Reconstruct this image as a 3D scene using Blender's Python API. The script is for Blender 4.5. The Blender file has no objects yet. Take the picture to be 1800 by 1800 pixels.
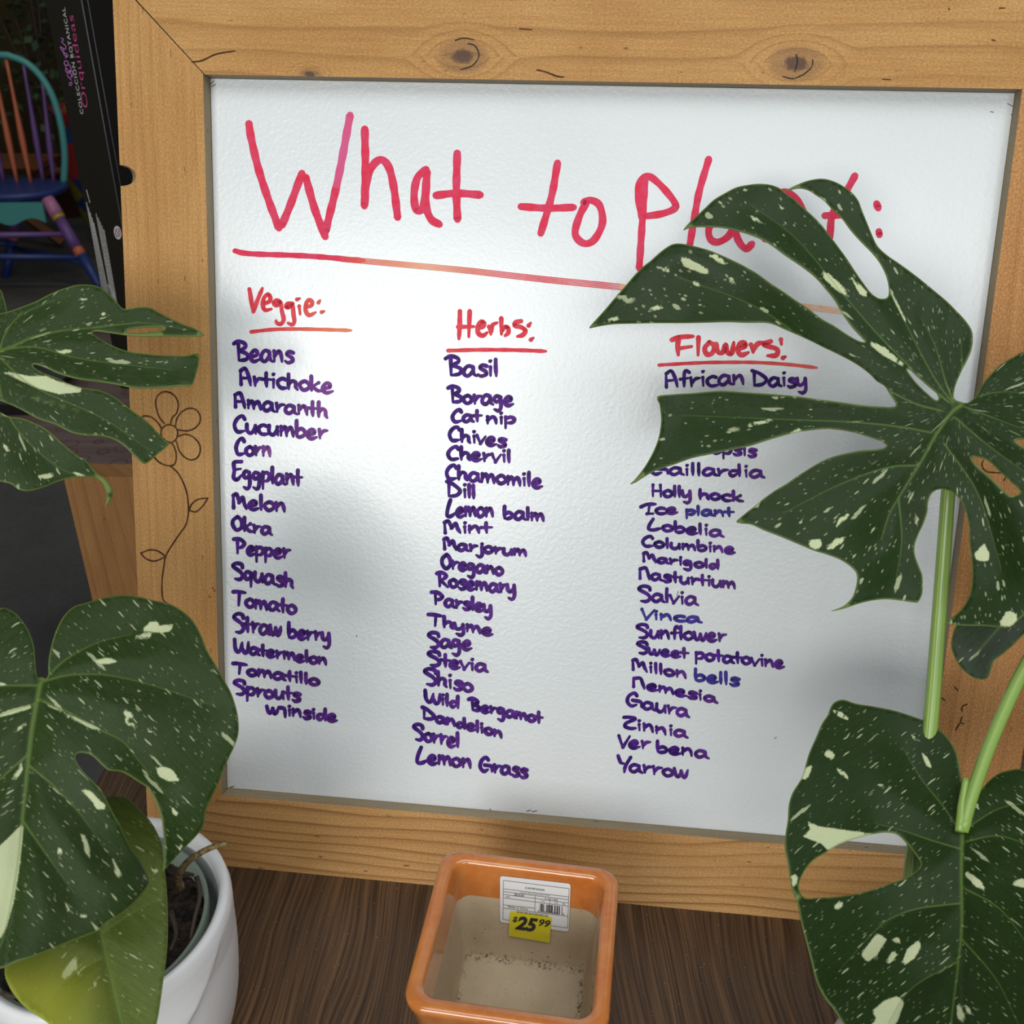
import bpy, bmesh, math, random
import numpy as np
from mathutils import Vector, Matrix, geometry
random.seed(7); np.random.seed(7)
V3 = np.array
# ------------------------------------------------------------------ camera
TZ = 0.72                                   # height of the display table top above the floor
PITCH, ROLL, FPX = 0.50341, 0.00701, 1750.06
CAM = V3([0.0, 0.0, 0.72703 + TZ])
_c, _s = math.cos(PITCH), math.sin(PITCH)
FWD = V3([0, _c, -_s]); _u = V3([0, _s, _c]); _r = V3([1.0, 0, 0])
RGT = math.cos(ROLL)*_r + math.sin(ROLL)*_u
UPV = -math.sin(ROLL)*_r + math.cos(ROLL)*_u
scene = bpy.context.scene
cd = bpy.data.cameras.new('camera'); cam = bpy.data.objects.new('camera', cd)
scene.collection.objects.link(cam); scene.camera = cam
cam.matrix_world = Matrix(((RGT[0], UPV[0], -FWD[0], CAM[0]), (RGT[1], UPV[1], -FWD[1], CAM[1]),
                           (RGT[2], UPV[2], -FWD[2], CAM[2]), (0, 0, 0, 1)))
cd.sensor_fit = 'HORIZONTAL'; cd.sensor_width = 36; cd.lens = 36*FPX/1800
cd.clip_start = 0.02; cd.clip_end = 50
cd.dof.use_dof = True; cd.dof.focus_distance = 0.80; cd.dof.aperture_fstop = 14

def ray(px, py): return FWD + RGT*(px-900)/FPX + UPV*(900-py)/FPX
def at(px, py, zc): return CAM + zc*ray(px, py)
def on_z(px, py, z):
    d = ray(px, py); return CAM + d*(z-CAM[2])/d[2]
def on_plane(px, py, P, n):
    d = ray(px, py); return CAM + d*(((P-CAM) @ n)/(d @ n))

# ------------------------------------------------------------------ world, lights, exposure
world = bpy.data.worlds.new('world'); scene.world = world; world.use_nodes = True
world.node_tree.nodes['Background'].inputs[0].default_value = (0.80, 0.90, 1.0, 1)
world.node_tree.nodes['Background'].inputs[1].default_value = 0.26
scene.view_settings.view_transform = 'Standard'; scene.view_settings.look = 'None'
scene.view_settings.gamma = 1; scene.view_settings.use_curve_mapping = False
scene.view_settings.exposure = -0.55
def area_light(name, loc, target, sx, sy, power, col=(1, 1, 1)):
    l = bpy.data.lights.new(name, 'AREA'); l.shape = 'RECTANGLE'; l.size = sx; l.size_y = sy
    l.energy = power; l.color = col
    o = bpy.data.objects.new(name, l); scene.collection.objects.link(o)
    o.location = loc; d = Vector(target)-Vector(loc); o.rotation_euler = d.to_track_quat('-Z', 'Y').to_euler()
    return o
TGT = (0.0, 0.65, TZ+0.3)
area_light('shop_window_light', (-1.15, -2.3, TZ+1.08), TGT, 1.3, 1.2, 64, (1.0, 1.0, 0.98))
area_light('shop_window_light', (0.45, -2.3, TZ+1.40), TGT, 1.7, 1.1, 28, (0.98, 1.0, 1.0))
area_light('skylight_panel', (0.3, -0.3, TZ+2.3), (0.1, 0.7, TZ), 2.6, 1.2, 44, (0.95, 0.98, 1.0))
area_light('background_fill', (-2.0, 3.6, 2.9), (-2.6, 5.2, 0.4), 0.8, 0.5, 20, (1.0, 0.88, 0.70))  # unseen fill added to brighten the chair, floor and back wall

# ------------------------------------------------------------------ helpers
COL = scene.collection
WLOC = {}
def empty(name, loc, label=None, cat=None, group=None):
    o = bpy.data.objects.new(name, None); COL.objects.link(o); o.location = Vector(loc); o.empty_display_size = .05
    WLOC[o.name] = V3(loc, dtype=float)
    if label: o['label'] = label
    if cat: o['category'] = cat
    if group: o['group'] = group
    return o
def obj(name, verts, faces, mat, parent=None, smooth=True, uv=None, attrs=None, midx=None, label=None, cat=None, group=None, kind=None):
    verts = np.asarray(verts, dtype=float)
    if parent is not None: org = WLOC[parent.name]
    else: org = V3([verts[:, 0].mean(), verts[:, 1].mean(), verts[:, 2].min()])
    me = bpy.data.meshes.new(name)
    me.from_pydata((verts-org).tolist(), [], [tuple(int(i) for i in f) for f in faces])
    for m in (mat if isinstance(mat, (list, tuple)) else [mat]): me.materials.append(m)
    if smooth: me.polygons.foreach_set('use_smooth', [True]*len(me.polygons))
    if midx is not None: me.polygons.foreach_set('material_index', [int(i) for i in midx])
    if uv is not None:
        l = me.uv_layers.new(name='UVMap'); vi = np.zeros(len(me.loops), dtype=np.int32)
        me.loops.foreach_get('vertex_index', vi); l.data.foreach_set('uv', np.asarray(uv, dtype=float)[vi].ravel())
    if attrs:
        for k, a in attrs.items():
            at_ = me.attributes.new(k, 'FLOAT', 'POINT'); at_.data.foreach_set('value', np.asarray(a, dtype=np.float32))
    me.update()
    o = bpy.data.objects.new(name, me); COL.objects.link(o)
    if parent is not None: o.parent = parent; WLOC[o.name] = org
    else: o.location = Vector(org); WLOC[o.name] = org
    if label: o['label'] = label
    if cat: o['category'] = cat
    if group: o['group'] = group
    if kind: o['kind'] = kind
    return o
def bevel(o, w, seg=2):
    m = o.modifiers.new('bevel', 'BEVEL'); m.width = w; m.segments = seg; m.limit_method = 'ANGLE'; m.angle_limit = .7; return o
class MB:
    """collects shapes into one vertex / face list"""
    def __init__(s): s.v = []; s.f = []
    def add(s, v, f):
        n = len(s.v); s.v += [tuple(p) for p in v]; s.f += [tuple(i+n for i in q) for q in f]
    def box(s, c, sz, rot=0.0):
        c = V3(c); x, y, z = V3(sz)/2; cr, sr = math.cos(rot), math.sin(rot)
        P = [(a*x*cr-b*y*sr, a*x*sr+b*y*cr, d*z) for d in (-1, 1) for a, b in ((-1, -1), (1, -1), (1, 1), (-1, 1))]
        s.add([c+V3(p) for p in P], [(0, 3, 2, 1), (4, 5, 6, 7), (0, 1, 5, 4), (1, 2, 6, 5), (2, 3, 7, 6), (3, 0, 4, 7)])
    def tube(s, pts, rad, n=10, caps=True, flat=1.0, up=None):
        pts = [V3(p, dtype=float) for p in pts]; N = len(pts)
        if not hasattr(rad, '__len__'): rad = [rad]*N
        t0 = pts[1]-pts[0]; a = V3(up if up is not None else ([0, 0, 1.] if abs(t0[2]) < .9*np.linalg.norm(t0) else [0, 1., 0]))
        v = []
        for i in range(N):
            t = pts[min(i+1, N-1)]-pts[max(i-1, 0)]; t = t/np.linalg.norm(t)
            b = a-t*(a @ t); b = b/np.linalg.norm(b); a = b; c = np.cross(t, b)
            for k in range(n):
                th = 2*math.pi*k/n; v.append(pts[i]+rad[i]*(math.cos(th)*b*flat+math.sin(th)*c))
        f = [(i*n+k, i*n+(k+1) % n, (i+1)*n+(k+1) % n, (i+1)*n+k) for i in range(N-1) for k in range(n)]
        if caps: f += [tuple(range(n-1, -1, -1)), tuple((N-1)*n+k for k in range(n))]
        s.add(v, f)
    def loops(s, L, cap0=False, cap1=False):
        n = len(L[0]); v = [p for l in L for p in l]
        f = [(i*n+k, i*n+(k+1) % n, (i+1)*n+(k+1) % n, (i+1)*n+k) for i in range(len(L)-1) for k in range(n)]
        if cap0: f.append(tuple(range(n-1, -1, -1)))
        if cap1: f.append(tuple((len(L)-1)*n+k for k in range(n)))
        s.add(v, f)
    def build(s, name, mat, parent=None, **k): return obj(name, s.v, s.f, mat, parent, **k)
def spline(P, step, closed=False):
    """Catmull-Rom through the points, resampled"""
    P = [V3(p, dtype=float) for p in P]
    if len(P) == 2:
        n = max(1, int(np.linalg.norm(P[1]-P[0])/step/3)); return [P[0]+(P[1]-P[0])*i/n for i in range(n+1)]
    out = []
    Q = [P[-1]]+P+[P[0], P[1]] if closed else [2*P[0]-P[1]]+P+[2*P[-1]-P[-2]]
    for i in range(1, len(Q)-2):
        a, b, c, d = Q[i-1:i+3]; n = max(2, int(math.ceil(np.linalg.norm(c-b)/step)))
        for k in range(n):
            t = k/n; out.append(.5*(2*b+(c-a)*t+(2*a-5*b+4*c-d)*t*t+(3*b-a-3*c+d)*t**3))
    if not closed: out.append(P[-1])
    return out

# ------------------------------------------------------------------ material helpers
class Mat:
    def __init__(s, name, rough=.5, col=(.5, .5, .5), spec=.5, coat=0, metal=0):
        s.m = bpy.data.materials.new(name); s.m.use_nodes = True; s.t = s.m.node_tree
        s.b = s.t.nodes['Principled BSDF']; s.b.inputs['Roughness'].default_value = rough
        s.b.inputs['Base Color'].default_value = (*col, 1); s.b.inputs['Specular IOR Level'].default_value = spec
        s.b.inputs['Coat Weight'].default_value = coat; s.b.inputs['Metallic'].default_value = metal
        s.b.inputs['Coat Roughness'].default_value = .08
    def n(s, typ, **k):
        x = s.t.nodes.new(typ)
        for a, v in k.items():
            if a.startswith('i_'): x.inputs[a[2:].replace('_', ' ')].default_value = v
            else: setattr(x, a, v)
        return x
    def l(s, a, b): s.t.links.new(a, b)
    def val(s, x, sock):
        if hasattr(x, 'links') or isinstance(x, bpy.types.NodeSocket): s.l(x, sock)
        else: sock.default_value = x
    def math(s, op, a, b=None, c=None):
        x = s.t.nodes.new('ShaderNodeMath'); x.operation = op
        for i, q in enumerate((a, b, c)):
            if q is not None: s.val(q, x.inputs[i])
        return x.outputs[0]
    def mix(s, f, a, b):
        x = s.t.nodes.new('ShaderNodeMix'); x.data_type = 'RGBA'; s.val(f, x.inputs[0])
        for q, i in ((a, 6), (b, 7)):
            if isinstance(q, tuple): x.inputs[i].default_value = (*q[:3], 1)
            else: s.l(q, x.inputs[i])
        return x.outputs[2]
    def rng(s, x, a, b, c=0., d=1., smooth=False):
        m = s.t.nodes.new('ShaderNodeMapRange'); m.clamp = True
        if smooth: m.interpolation_type = 'SMOOTHSTEP'
        s.l(x, m.inputs[0])
        for i, q in enumerate((a, b, c, d)): m.inputs[i+1].default_value = q
        return m.outputs[0]
    def coords(s, kind='Object'): return s.t.nodes.new('ShaderNodeTexCoord').outputs[kind]
    def scale(s, v, sc, off=(0, 0, 0)):
        x = s.t.nodes.new('ShaderNodeMapping'); s.l(v, x.inputs[0]); x.inputs['Scale'].default_value = sc; x.inputs['Location'].default_value = off
        return x.outputs[0]
    def noise(s, v, sc=5, det=2, rough=.5, dist=0):
        x = s.t.nodes.new('ShaderNodeTexNoise'); s.l(v, x.inputs['Vector']); x.inputs['Scale'].default_value = sc
        x.inputs['Detail'].default_value = det; x.inputs['Roughness'].default_value = rough; x.inputs['Distortion'].default_value = dist
        return x.outputs[0]
    def attr(s, name):
        x = s.t.nodes.new('ShaderNodeAttribute'); x.attribute_name = name; return x.outputs['Fac']
    def sep(s, v):
        x = s.t.nodes.new('ShaderNodeSeparateXYZ'); s.l(v, x.inputs[0]); return x.outputs
    def comb(s, a, b, c=0.):
        x = s.t.nodes.new('ShaderNodeCombineXYZ')
        for q, i in ((a, 0), (b, 1), (c, 2)): s.val(q, x.inputs[i])
        return x.outputs[0]
    def color(s, c): s.l(c, s.b.inputs['Base Color'])
    def bump(s, h, strength=.3, dist=.001):
        x = s.t.nodes.new('ShaderNodeBump'); x.inputs['Strength'].default_value = strength; x.inputs['Distance'].default_value = dist
        s.l(h, x.inputs['Height']); s.l(x.outputs[0], s.b.inputs['Normal'])

def flat_mat(name, col, rough=.5, **k): return Mat(name, rough, col, **k).m

def wood_mat(name, base, dark, light, freq=60, amp=.35, contrast=.5, knots=(), seed=0, rough=.55, spec=.22, pit=1.0):
    """pine along UV.x (metres) with growth rings across UV.y, knots as (u, v, radius)"""
    M = Mat(name, rough, base, spec)
    uv = M.coords('UV'); s = M.sep(uv); u, v = s[0], s[1]
    warp = M.noise(M.scale(uv, (2.2, 9, 1), (seed*3.1, seed, 0)), 1, 2, .5)
    sv = M.math('MULTIPLY_ADD', v, freq, M.math('MULTIPLY', warp, amp*freq*.12))
    core = None
    for (ku, kv, kr) in knots:
        du = M.math('MULTIPLY', M.math('SUBTRACT', u, ku), .62); dv = M.math('SUBTRACT', v, kv)
        d = M.math('SQRT', M.math('ADD', M.math('MULTIPLY', du, du), M.math('MULTIPLY', dv, dv)))
        w = M.rng(d, kr*.8, kr*3.4, 1, 0, True)
        sv = M.math('ADD', sv, M.math('MULTIPLY', w, M.math('MULTIPLY', M.math('SIGN', dv), -2.3)))
        nz = M.noise(M.scale(uv, (260, 260, 1)), 1, 2)
        dd = M.math('ADD', d, M.math('MULTIPLY', nz, kr*.5))
        k1 = M.rng(dd, kr*.65, kr*1.20, .92, 0, True)
        k2 = M.math('MULTIPLY', M.rng(d, kr*1.1, kr*1.8, .35, 0, True), 1)
        c = M.math('MAXIMUM', k1, k2); core = c if core is None else M.math('MAXIMUM', core, c)
    fr = M.math('FRACT', sv)
    line = M.math('POWER', fr, 5.0)
    line = M.math('MULTIPLY', line, M.rng(fr, .93, 1.0, 1, .15))
    strength = M.noise(M.scale(uv, (1.5, 30, 1), (seed, 7, 0)), 1, 1)
    line = M.math('MULTIPLY', line, M.rng(strength, .3, .65, .35*contrast, 1.3*contrast))
    fib = M.noise(M.scale(uv, (14, 420, 1)), 1, 3, .6)
    blot = M.noise(M.scale(uv, (7, 22, 1), (0, seed*2, 0)), 1, 3, .55)
    fine = M.noise(M.scale(uv, (500, 900, 1)), 1, 2, .6)
    c = M.mix(M.rng(blot, .3, .72), base, light)
    c = M.mix(M.math('MULTIPLY', M.rng(fib, .35, .75), .30), c, dark)
    c = M.mix(M.math('MULTIPLY', M.rng(fine, .42, .72), .42*pit), c, dark); c = M.mix(M.math('MULTIPLY', M.rng(fine, .44, .30), .30*pit), c, (light[0]*1.25, light[1]*1.25, light[2]*1.3))
    c = M.mix(line, c, dark)
    sp = M.noise(M.scale(uv, (60, 190, 1), (seed, 3, 0)), 1, 1.5)
    c = M.mix(M.rng(sp, .72, .78, 0, .7), c, (dark[0]*.35, dark[1]*.3, dark[2]*.3))
    if core is not None: c = M.mix(core, c, (.085, .045, .035))
    M.color(c)
    M.bump(M.math('ADD', M.math('MULTIPLY', fine, .5), fib), .35, .0006)
    M.l(M.rng(fine, .3, .7, rough-.08, rough+.15), M.b.inputs['Roughness'])
    return M.m

# ------------------------------------------------------------------ materials
TAN, TAN_D, TAN_L = (.47, .238, .070), (.20, .080, .018), (.58, .325, .115)
m_end = wood_mat('grey_raw_wood_edge', (.33, .25, .15), (.16, .115, .06), (.42, .34, .22), freq=300, contrast=.8, pit=.6)
def board_mat():
    M = Mat('whiteboard_melamine', .30, (.80, .83, .82), .5, coat=.75); M.b.inputs['Coat Roughness'].default_value = .20
    co = M.coords('Object')
    p = M.noise(co, 300, 2.5, .6)
    M.bump(p, .42, .0010)
    s = M.noise(M.scale(co, (90, 90, 90)), 1, 2)
    f = M.noise(co, 7, 3)
    c = M.mix(M.rng(f, .3, .7), (.66, .69, .685), (.70, .725, .72))
    c = M.mix(M.rng(s, .80, .83, 0, .5), c, (.25, .25, .25))
    M.color(c)
    return M.m
m_board = board_mat()
def ink_mat(name, a, b, tip, rough=.35):
    M = Mat(name, rough+.15, a, .12)
    n = M.noise(M.coords('Object'), 170, 2, .6); f = M.attr('fade')
    c = M.mix(M.rng(n, .35, .68), a, b); c = M.mix(f, c, tip); M.color(c); return M.m
m_purple = ink_mat('purple_marker', (.020, .005, .085), (.080, .014, .24), (.30, .09, .33))
m_blue = ink_mat('blue_marker', (.03, .02, .17), (.06, .04, .28), (.12, .06, .30))
m_red = ink_mat('red_marker', (.68, .035, .055), (.74, .075, .10), (.80, .30, .13))
m_pink = ink_mat('pink_marker', (.70, .03, .07), (.66, .06, .13), (.62, .13, .30))
m_orange = ink_mat('faint_orange_marker', (.85, .38, .20), (.85, .55, .38), (.85, .62, .45))
m_burn = ink_mat('woodburned_line', (.045, .018, .008), (.12, .055, .02), (.16, .08, .03), .6)
m_black = flat_mat('crack_black', (.012, .008, .005), .8)

def leaf_mat(name, base, alt, lime, yellow=0.0, back=False, dens=1.0):
    M = Mat(name, .42, base, .16)
    uv = M.coords('UV'); vein = M.attr('vein'); blot = M.attr('blotch'); edge = M.attr('edge'); px = M.attr('yellow_mask')
    mott = M.noise(M.scale(uv, (.9, 3.2, 1)), 1, 4, .65)
    fine = M.noise(M.scale(uv, (9, 16, 1)), 1, 3, .7)
    c = M.mix(M.rng(mott, .36, .64), base, alt)
    c = M.mix(M.math('MULTIPLY', M.rng(fine, .40, .75), .55), c, lime)
    # speckles: stretched voronoi cells, each with its own size
    def speck(sc, thr, big, d, off):
        w = M.t.nodes.new('ShaderNodeTexNoise'); M.l(uv, w.inputs['Vector']); w.inputs['Scale'].default_value = 2.2; w.inputs['Detail'].default_value = 3
        vm = M.t.nodes.new('ShaderNodeVectorMath'); vm.operation = 'MULTIPLY_ADD'; M.l(w.outputs['Color'], vm.inputs[0])
        vm.inputs[1].default_value = (d, d*.6, 0); M.l(M.scale(uv, (1, 1, 1), off), vm.inputs[2])
        x = M.t.nodes.new('ShaderNodeTexVoronoi'); M.l(M.scale(vm.outputs[0], sc), x.inputs['Vector']); x.inputs['Scale'].default_value = 1
        rs = M.sep(x.outputs['Color'])
        size = M.rng(rs[0], thr, 1.0, 0.0, big)
        return M.rng(M.math('SUBTRACT', size, x.outputs['Distance']), -.03, .05)
    s1 = speck((.90, 3.4, 1), 1-.40*dens, .30, .35, (3, 1, 0))
    s2 = speck((2.1, 6.4, 1), 1-.42*dens, .34, .25, (9, 4, 0))
    s3 = speck((.36, 1.7, 1), 1-.16*dens, .34, .55, (1, 8, 0))
    sp = M.math('MAXIMUM', M.math('MAXIMUM', s1, M.math('MULTIPLY', s2, .55)), s3)
    cream = (.52, .57, .30)
    creamv = M.mix(M.rng(fine, .3, .7), (.44, .50, .26), (.62, .65, .40))
    c = M.mix(M.math('MULTIPLY', sp, .62), c, creamv)
    jag = M.noise(M.scale(uv, (5, 9, 1)), 1, 3, .7)
    b = M.rng(M.math('ADD', blot, M.math('MULTIPLY', M.math('SUBTRACT', jag, .5), 7.0)), -1.2, 1.2)
    c = M.mix(b, c, creamv)
    c = M.mix(M.rng(vein, 0, 1, 0, .85), c, (.115, .190, .035))
    c = M.mix(M.rng(edge, 0, 3.5, .65, 0), c, (.20, .27, .07))
    if yellow: c = M.mix(M.math('MULTIPLY', px, yellow), c, (.34, .36, .035))
    M.color(c)
    M.bump(M.math('ADD', fine, M.math('MULTIPLY', mott, .6)), .28, .0007)
    M.l(M.rng(mott, .3, .7, .28, .44), M.b.inputs['Roughness'])
    M.b.inputs['Subsurface Weight'].default_value = 0.0
    M.b.inputs['Transmission Weight'].default_value = 0.0
    # thin leaf: some light comes through
    tr = M.t.nodes.new('ShaderNodeBsdfTranslucent'); M.l(c, tr.inputs[0])
    mx = M.t.nodes.new('ShaderNodeMixShader'); mx.inputs[0].default_value = .06
    M.l(M.b.outputs[0], mx.inputs[1]); M.l(tr.outputs[0], mx.inputs[2])
    M.l(mx.outputs[0], M.t.nodes['Material Output'].inputs[0])
    return M.m
m_leaf = leaf_mat('variegated_leaf', (.010, .029, .004), (.017, .033, .009), (.034, .064, .012))
m_leaf_b = leaf_mat('variegated_leaf_soft', (.014, .035, .005), (.027, .045, .014), (.056, .094, .018))
m_leaf_y = leaf_mat('yellowing_leaf', (.060, .095, .012), (.095, .125, .020), (.16, .20, .05), yellow=.95, dens=.6)
m_leaf_dark = leaf_mat('leaf_underside_dark', (.018, .040, .016), (.040, .050, .036), (.06, .09, .04), dens=.45)
def petiole_mat():
    M = Mat('green_petiole', .3, (.2, .3, .06), .5)
    s = M.sep(M.coords('UV')); n = M.noise(M.scale(M.coords('UV'), (40, 2, 1)), 1, 2)
    c = M.mix(M.rng(n, .3, .7), (.19, .31, .055), (.27, .40, .09))
    st = M.rng(M.math('ABSOLUTE', M.math('SUBTRACT', s[0], M.math('MULTIPLY_ADD', n, .06, .60))), .0, .022, .75, 0)
    c = M.mix(st, c, (.50, .62, .24)); M.color(c); return M.m
m_pet = petiole_mat()

# ------------------------------------------------------------------ the whiteboard frame (axes fitted to the photo)
X0, Y0, PSI, LAM = -0.33323, 0.6504, -0.1059, 0.29488
BH, BW, FW, RECESS = 0.60872, 0.61, 0.07094, 0.01366
E1 = V3([math.cos(PSI), math.sin(PSI), 0]); NB = V3([-math.sin(PSI), math.cos(PSI), 0])
E2 = math.cos(LAM)*V3([0, 0, 1.]) + math.sin(LAM)*NB; E3 = np.cross(E1, E2)
BO = V3([X0, Y0, TZ])
def BP(a, b, c=0.0): return BO + a*E1 + b*E2 + c*E3
TW, TH = BW+2*FW, BH+2*FW
board = empty('whiteboard_easel', BP(TW/2, 0, -.01), 'large square whiteboard in a tan pine frame, plant lists written on it', 'whiteboard')
SURF = BP(0, 0, -RECESS)
def on_board(px, py, lift=.0003): return on_plane(px, py, SURF+E3*lift, E3)
def on_frame(px, py, lift=.0003): return on_plane(px, py, BO+E3*lift, E3)

def rail(name, outline, along, knots, mat, cone={}):
    """outline: (a,b) polygon of the front face, extruded back"""
    D = .021; n = len(outline); foot_cut = D*math.tan(LAM)+.0002
    v = [BP(a, max(b, .0002), 0) for a, b in outline]+[BP(a, max(b, foot_cut), -D) for a, b in outline]
    uvs = []
    faces = [tuple(range(n)), tuple(range(2*n-1, n-1, -1))]+[(i, n+i, n+(i+1) % n, (i+1) % n) for i in range(n)]
    # split the vertices per face so that UVs and edges stay crisp
    V, F, U, MI = [], [], [], []
    for k, f in enumerate(faces):
        F.append(tuple(range(len(V), len(V)+len(f))))
        for i in f:
            a, b = outline[i % n]; d = D if i >= n else 0
            V.append(v[i] if not (i >= n and i-n in cone) else cone[i-n]); aa, bb = (a, b) if along == 'x' else (b, a)
            U.append((aa, bb) if k < 2 else (aa, bb+d))
        MI.append(0 if k < 2 else 1)
    return obj(name, V, F, [mat, m_end], board, smooth=False, uv=U, midx=MI)
g = .0006
m_top = wood_mat('pine_top_rail', TAN, TAN_D, TAN_L, 38, .5, .35, [], 1)
def frame_uv(px, py):
    p = on_frame(px, py, 0)-BO; return float(p @ E1), float(p @ E2)
k1 = frame_uv(813, 99); k2 = frame_uv(1399, 112); k3 = frame_uv(545, 131)
m_top = wood_mat('pine_top_rail', TAN, TAN_D, TAN_L, 42, .6, .5, [(*k1, .0082), (*k2, .0085), (*k3, .0038)], 1)
m_bot = wood_mat('pine_bottom_rail', (.53, .275, .090), TAN_D, (.64, .37, .145), 92, .45, 1.0, [], 2)
m_lft = wood_mat('pine_left_stile', TAN, TAN_D, TAN_L, 120, .18, .30, [], 3)
m_rgt = wood_mat('pine_right_stile', (.49, .225, .075), TAN_D, (.58, .30, .11), 70, .3, .3, [], 4, pit=1.5)
rail('frame_rail', [(g*2.5, TH-g), (FW+g*2.2, TH-FW), (TW-FW-g, TH-FW), (TW-g, TH)], 'x', (), m_top)
rail('frame_rail', [(g, 0), (TW-g, 0), (TW-FW-g, FW), (FW+g, FW)], 'x', (), m_bot)
# left stile with the half-round notch
ny0 = frame_uv(213, 290); ny1 = frame_uv(214, 327); nb = (ny0[1]+ny1[1])/2; nr = (ny0[1]-ny1[1])/2
notch = [(nr*1.65*math.cos(t)+.0, nb+nr*math.sin(t)) for t in np.linspace(-math.pi/2, math.pi/2, 15)]
back = [(x*.42, nb+(y-nb)*.92) for x, y in notch]
rail('frame_stile', [(0, 0), (FW-g*.3, FW-g), (FW-g*.3, TH-FW+g), (0, TH-g)]+notch[::-1], 'y', (), m_lft, {4+i: BP(x, y, -.010) for i, (x, y) in enumerate(back[::-1])})
rail('frame_stile', [(TW, 0), (TW, TH-g), (TW-FW, TH-FW+g), (TW-FW, FW-g)], 'y', (), m_rgt)
bm = MB()
pts = [(FW-.008, FW-.008), (TW-FW+.008, FW-.008), (TW-FW+.008, TH-FW+.008), (FW-.008, TH-FW+.008)]
bm.loops([[BP(a, b, -.0209) for a, b in pts], [BP(a, b, -RECESS-.0012) for a, b in pts]], True, False)
bm.v = []; bm.f = []
bm.loops([[BP(a, b, -.0200) for a, b in pts], [BP(a, b, -RECESS) for a, b in pts]], True, True)
# keep the panel inside the rails' opening at the front, rebated behind it
w_in = .0002
pts2 = [(FW+w_in, FW+w_in), (TW-FW-w_in, FW+w_in), (TW-FW-w_in, TH-FW-w_in), (FW+w_in, TH-FW-w_in)]
bm.v = []; bm.f = []
bm.loops([[BP(a, b, -.0200) for a, b in pts2], [BP(a, b, -RECESS) for a, b in pts2]], True, True)
surf = bm.build('writing_surface', m_board, board, smooth=False)
# prop leg behind the board
bm = MB(); c0 = BP(TW/2, TH*.72, -.03); foot = BP(TW/2, 0, 0)+NB*.29; foot[2] = TZ+.012
bm.tube([c0, foot], .011, 4); bm.build('prop_leg', m_lft, board, smooth=False, uv=[(i*.01, 0) for i in range(len(bm.v))])

# ------------------------------------------------------------------ strokes lying on a plane
LIFT = [0.00025]
def ribbons(strokes, width, onp, fade=None, step=3.0, taper=True):
    """strokes: pixel polylines -> flat ribbons on the plane given by onp(px,py,lift)"""
    V, F, A = [], [], []
    allx = [p[0] for s in strokes for p in s]; xa, xb = min(allx), max(allx)
    for s in strokes:
        LIFT[0] += 2.0e-7; lift = LIFT[0]
        P = spline([V3(p[:2], dtype=float) for p in s], step); n = len(P)
        T = [P[min(i+1, n-1)]-P[max(i-1, 0)] for i in range(n)]; T = [t/max(1e-6, np.linalg.norm(t)) for t in T]
        base = len(V)
        for i in range(n):
            w = width/2*(1.0+.06*math.sin(i*.55+s[0][0]))
            if taper and i > n-4: w *= .62+.12*(n-1-i)
            nn = V3([-T[i][1], T[i][0]])*w
            for q in (P[i]+nn, P[i]-nn):
                V.append(onp(q[0], q[1], lift)); A.append(fade(P[i][0], P[i][1], (P[i][0]-xa)/max(1, xb-xa)) if fade else 0)
        F += [(base+2*i, base+2*i+1, base+2*i+3, base+2*i+2) for i in range(n-1)]
        for i in [0, n-1]+[i for i in range(1, n-1) if (P[i]-P[i-1]) @ (P[i+1]-P[i]) < .85*np.linalg.norm(P[i]-P[i-1])*np.linalg.norm(P[i+1]-P[i])]:
            b2 = len(V); r = width/2*(.92 if i else 1.0)
            if i == n-1 and taper: r *= .62
            a = fade(P[i][0], P[i][1], (P[i][0]-xa)/max(1, xb-xa)) if fade else 0
            for k in range(8):
                th = math.pi*2*k/8; V.append(onp(P[i][0]+r*math.cos(th), P[i][1]+r*math.sin(th), lift+1e-7)); A.append(a)
            F.append(tuple(b2+k for k in range(8)))
    return V, F, A
def write(name, strokes, width, mat, onp=on_board, parent=surf, fade=None, label=None, kind=None, **k):
    V, F, A = ribbons(strokes, width, onp, fade, **k)
    return obj(name, V, F, mat, parent, smooth=False, attrs={'fade': A}, label=label, kind=kind)
def Z(ox, oy, s, L): return [[(ox+x/s, oy+y/s) for x, y in q] for q in L]

# title, letter by letter
t1 = Z(400, 180, 3.6, [
 [(135, 135), (150, 230), (195, 420), (260, 620), (325, 795)], [(345, 775), (400, 640), (470, 448)], [(495, 475), (550, 670), (618, 850)], [(620, 815), (700, 480), (775, 80)],
 [(868, 170), (872, 420), (866, 655)], [(866, 650), (880, 500), (915, 405), (970, 362), (1020, 410), (1052, 540), (1076, 728)],
 [(1255, 425), (1200, 480), (1180, 590), (1195, 680), (1235, 670), (1252, 560), (1262, 440)], [(1262, 440), (1255, 640), (1285, 735), (1340, 772)],
 [(1453, 322), (1448, 560), (1455, 740)], [(1320, 588), (1450, 575), (1600, 585)]])
write('handwritten_word', t1, 13.6, m_pink, fade=lambda x, y, t: .75*max(0, 1-abs(x-605)/35)*(y < 330), label='big pink word What', taper=False)
t2 = Z(850, 220, 3.6, [[(468, 240), (430, 450), (362, 685)], [(238, 515), (400, 525), (570, 520)],
 [(650, 490), (605, 580), (580, 690), (635, 748), (700, 725), (752, 620), (735, 510), (680, 475), (632, 488)]])
write('handwritten_word', t2, 13, m_pink, label='big pink word to', taper=False)
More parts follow.
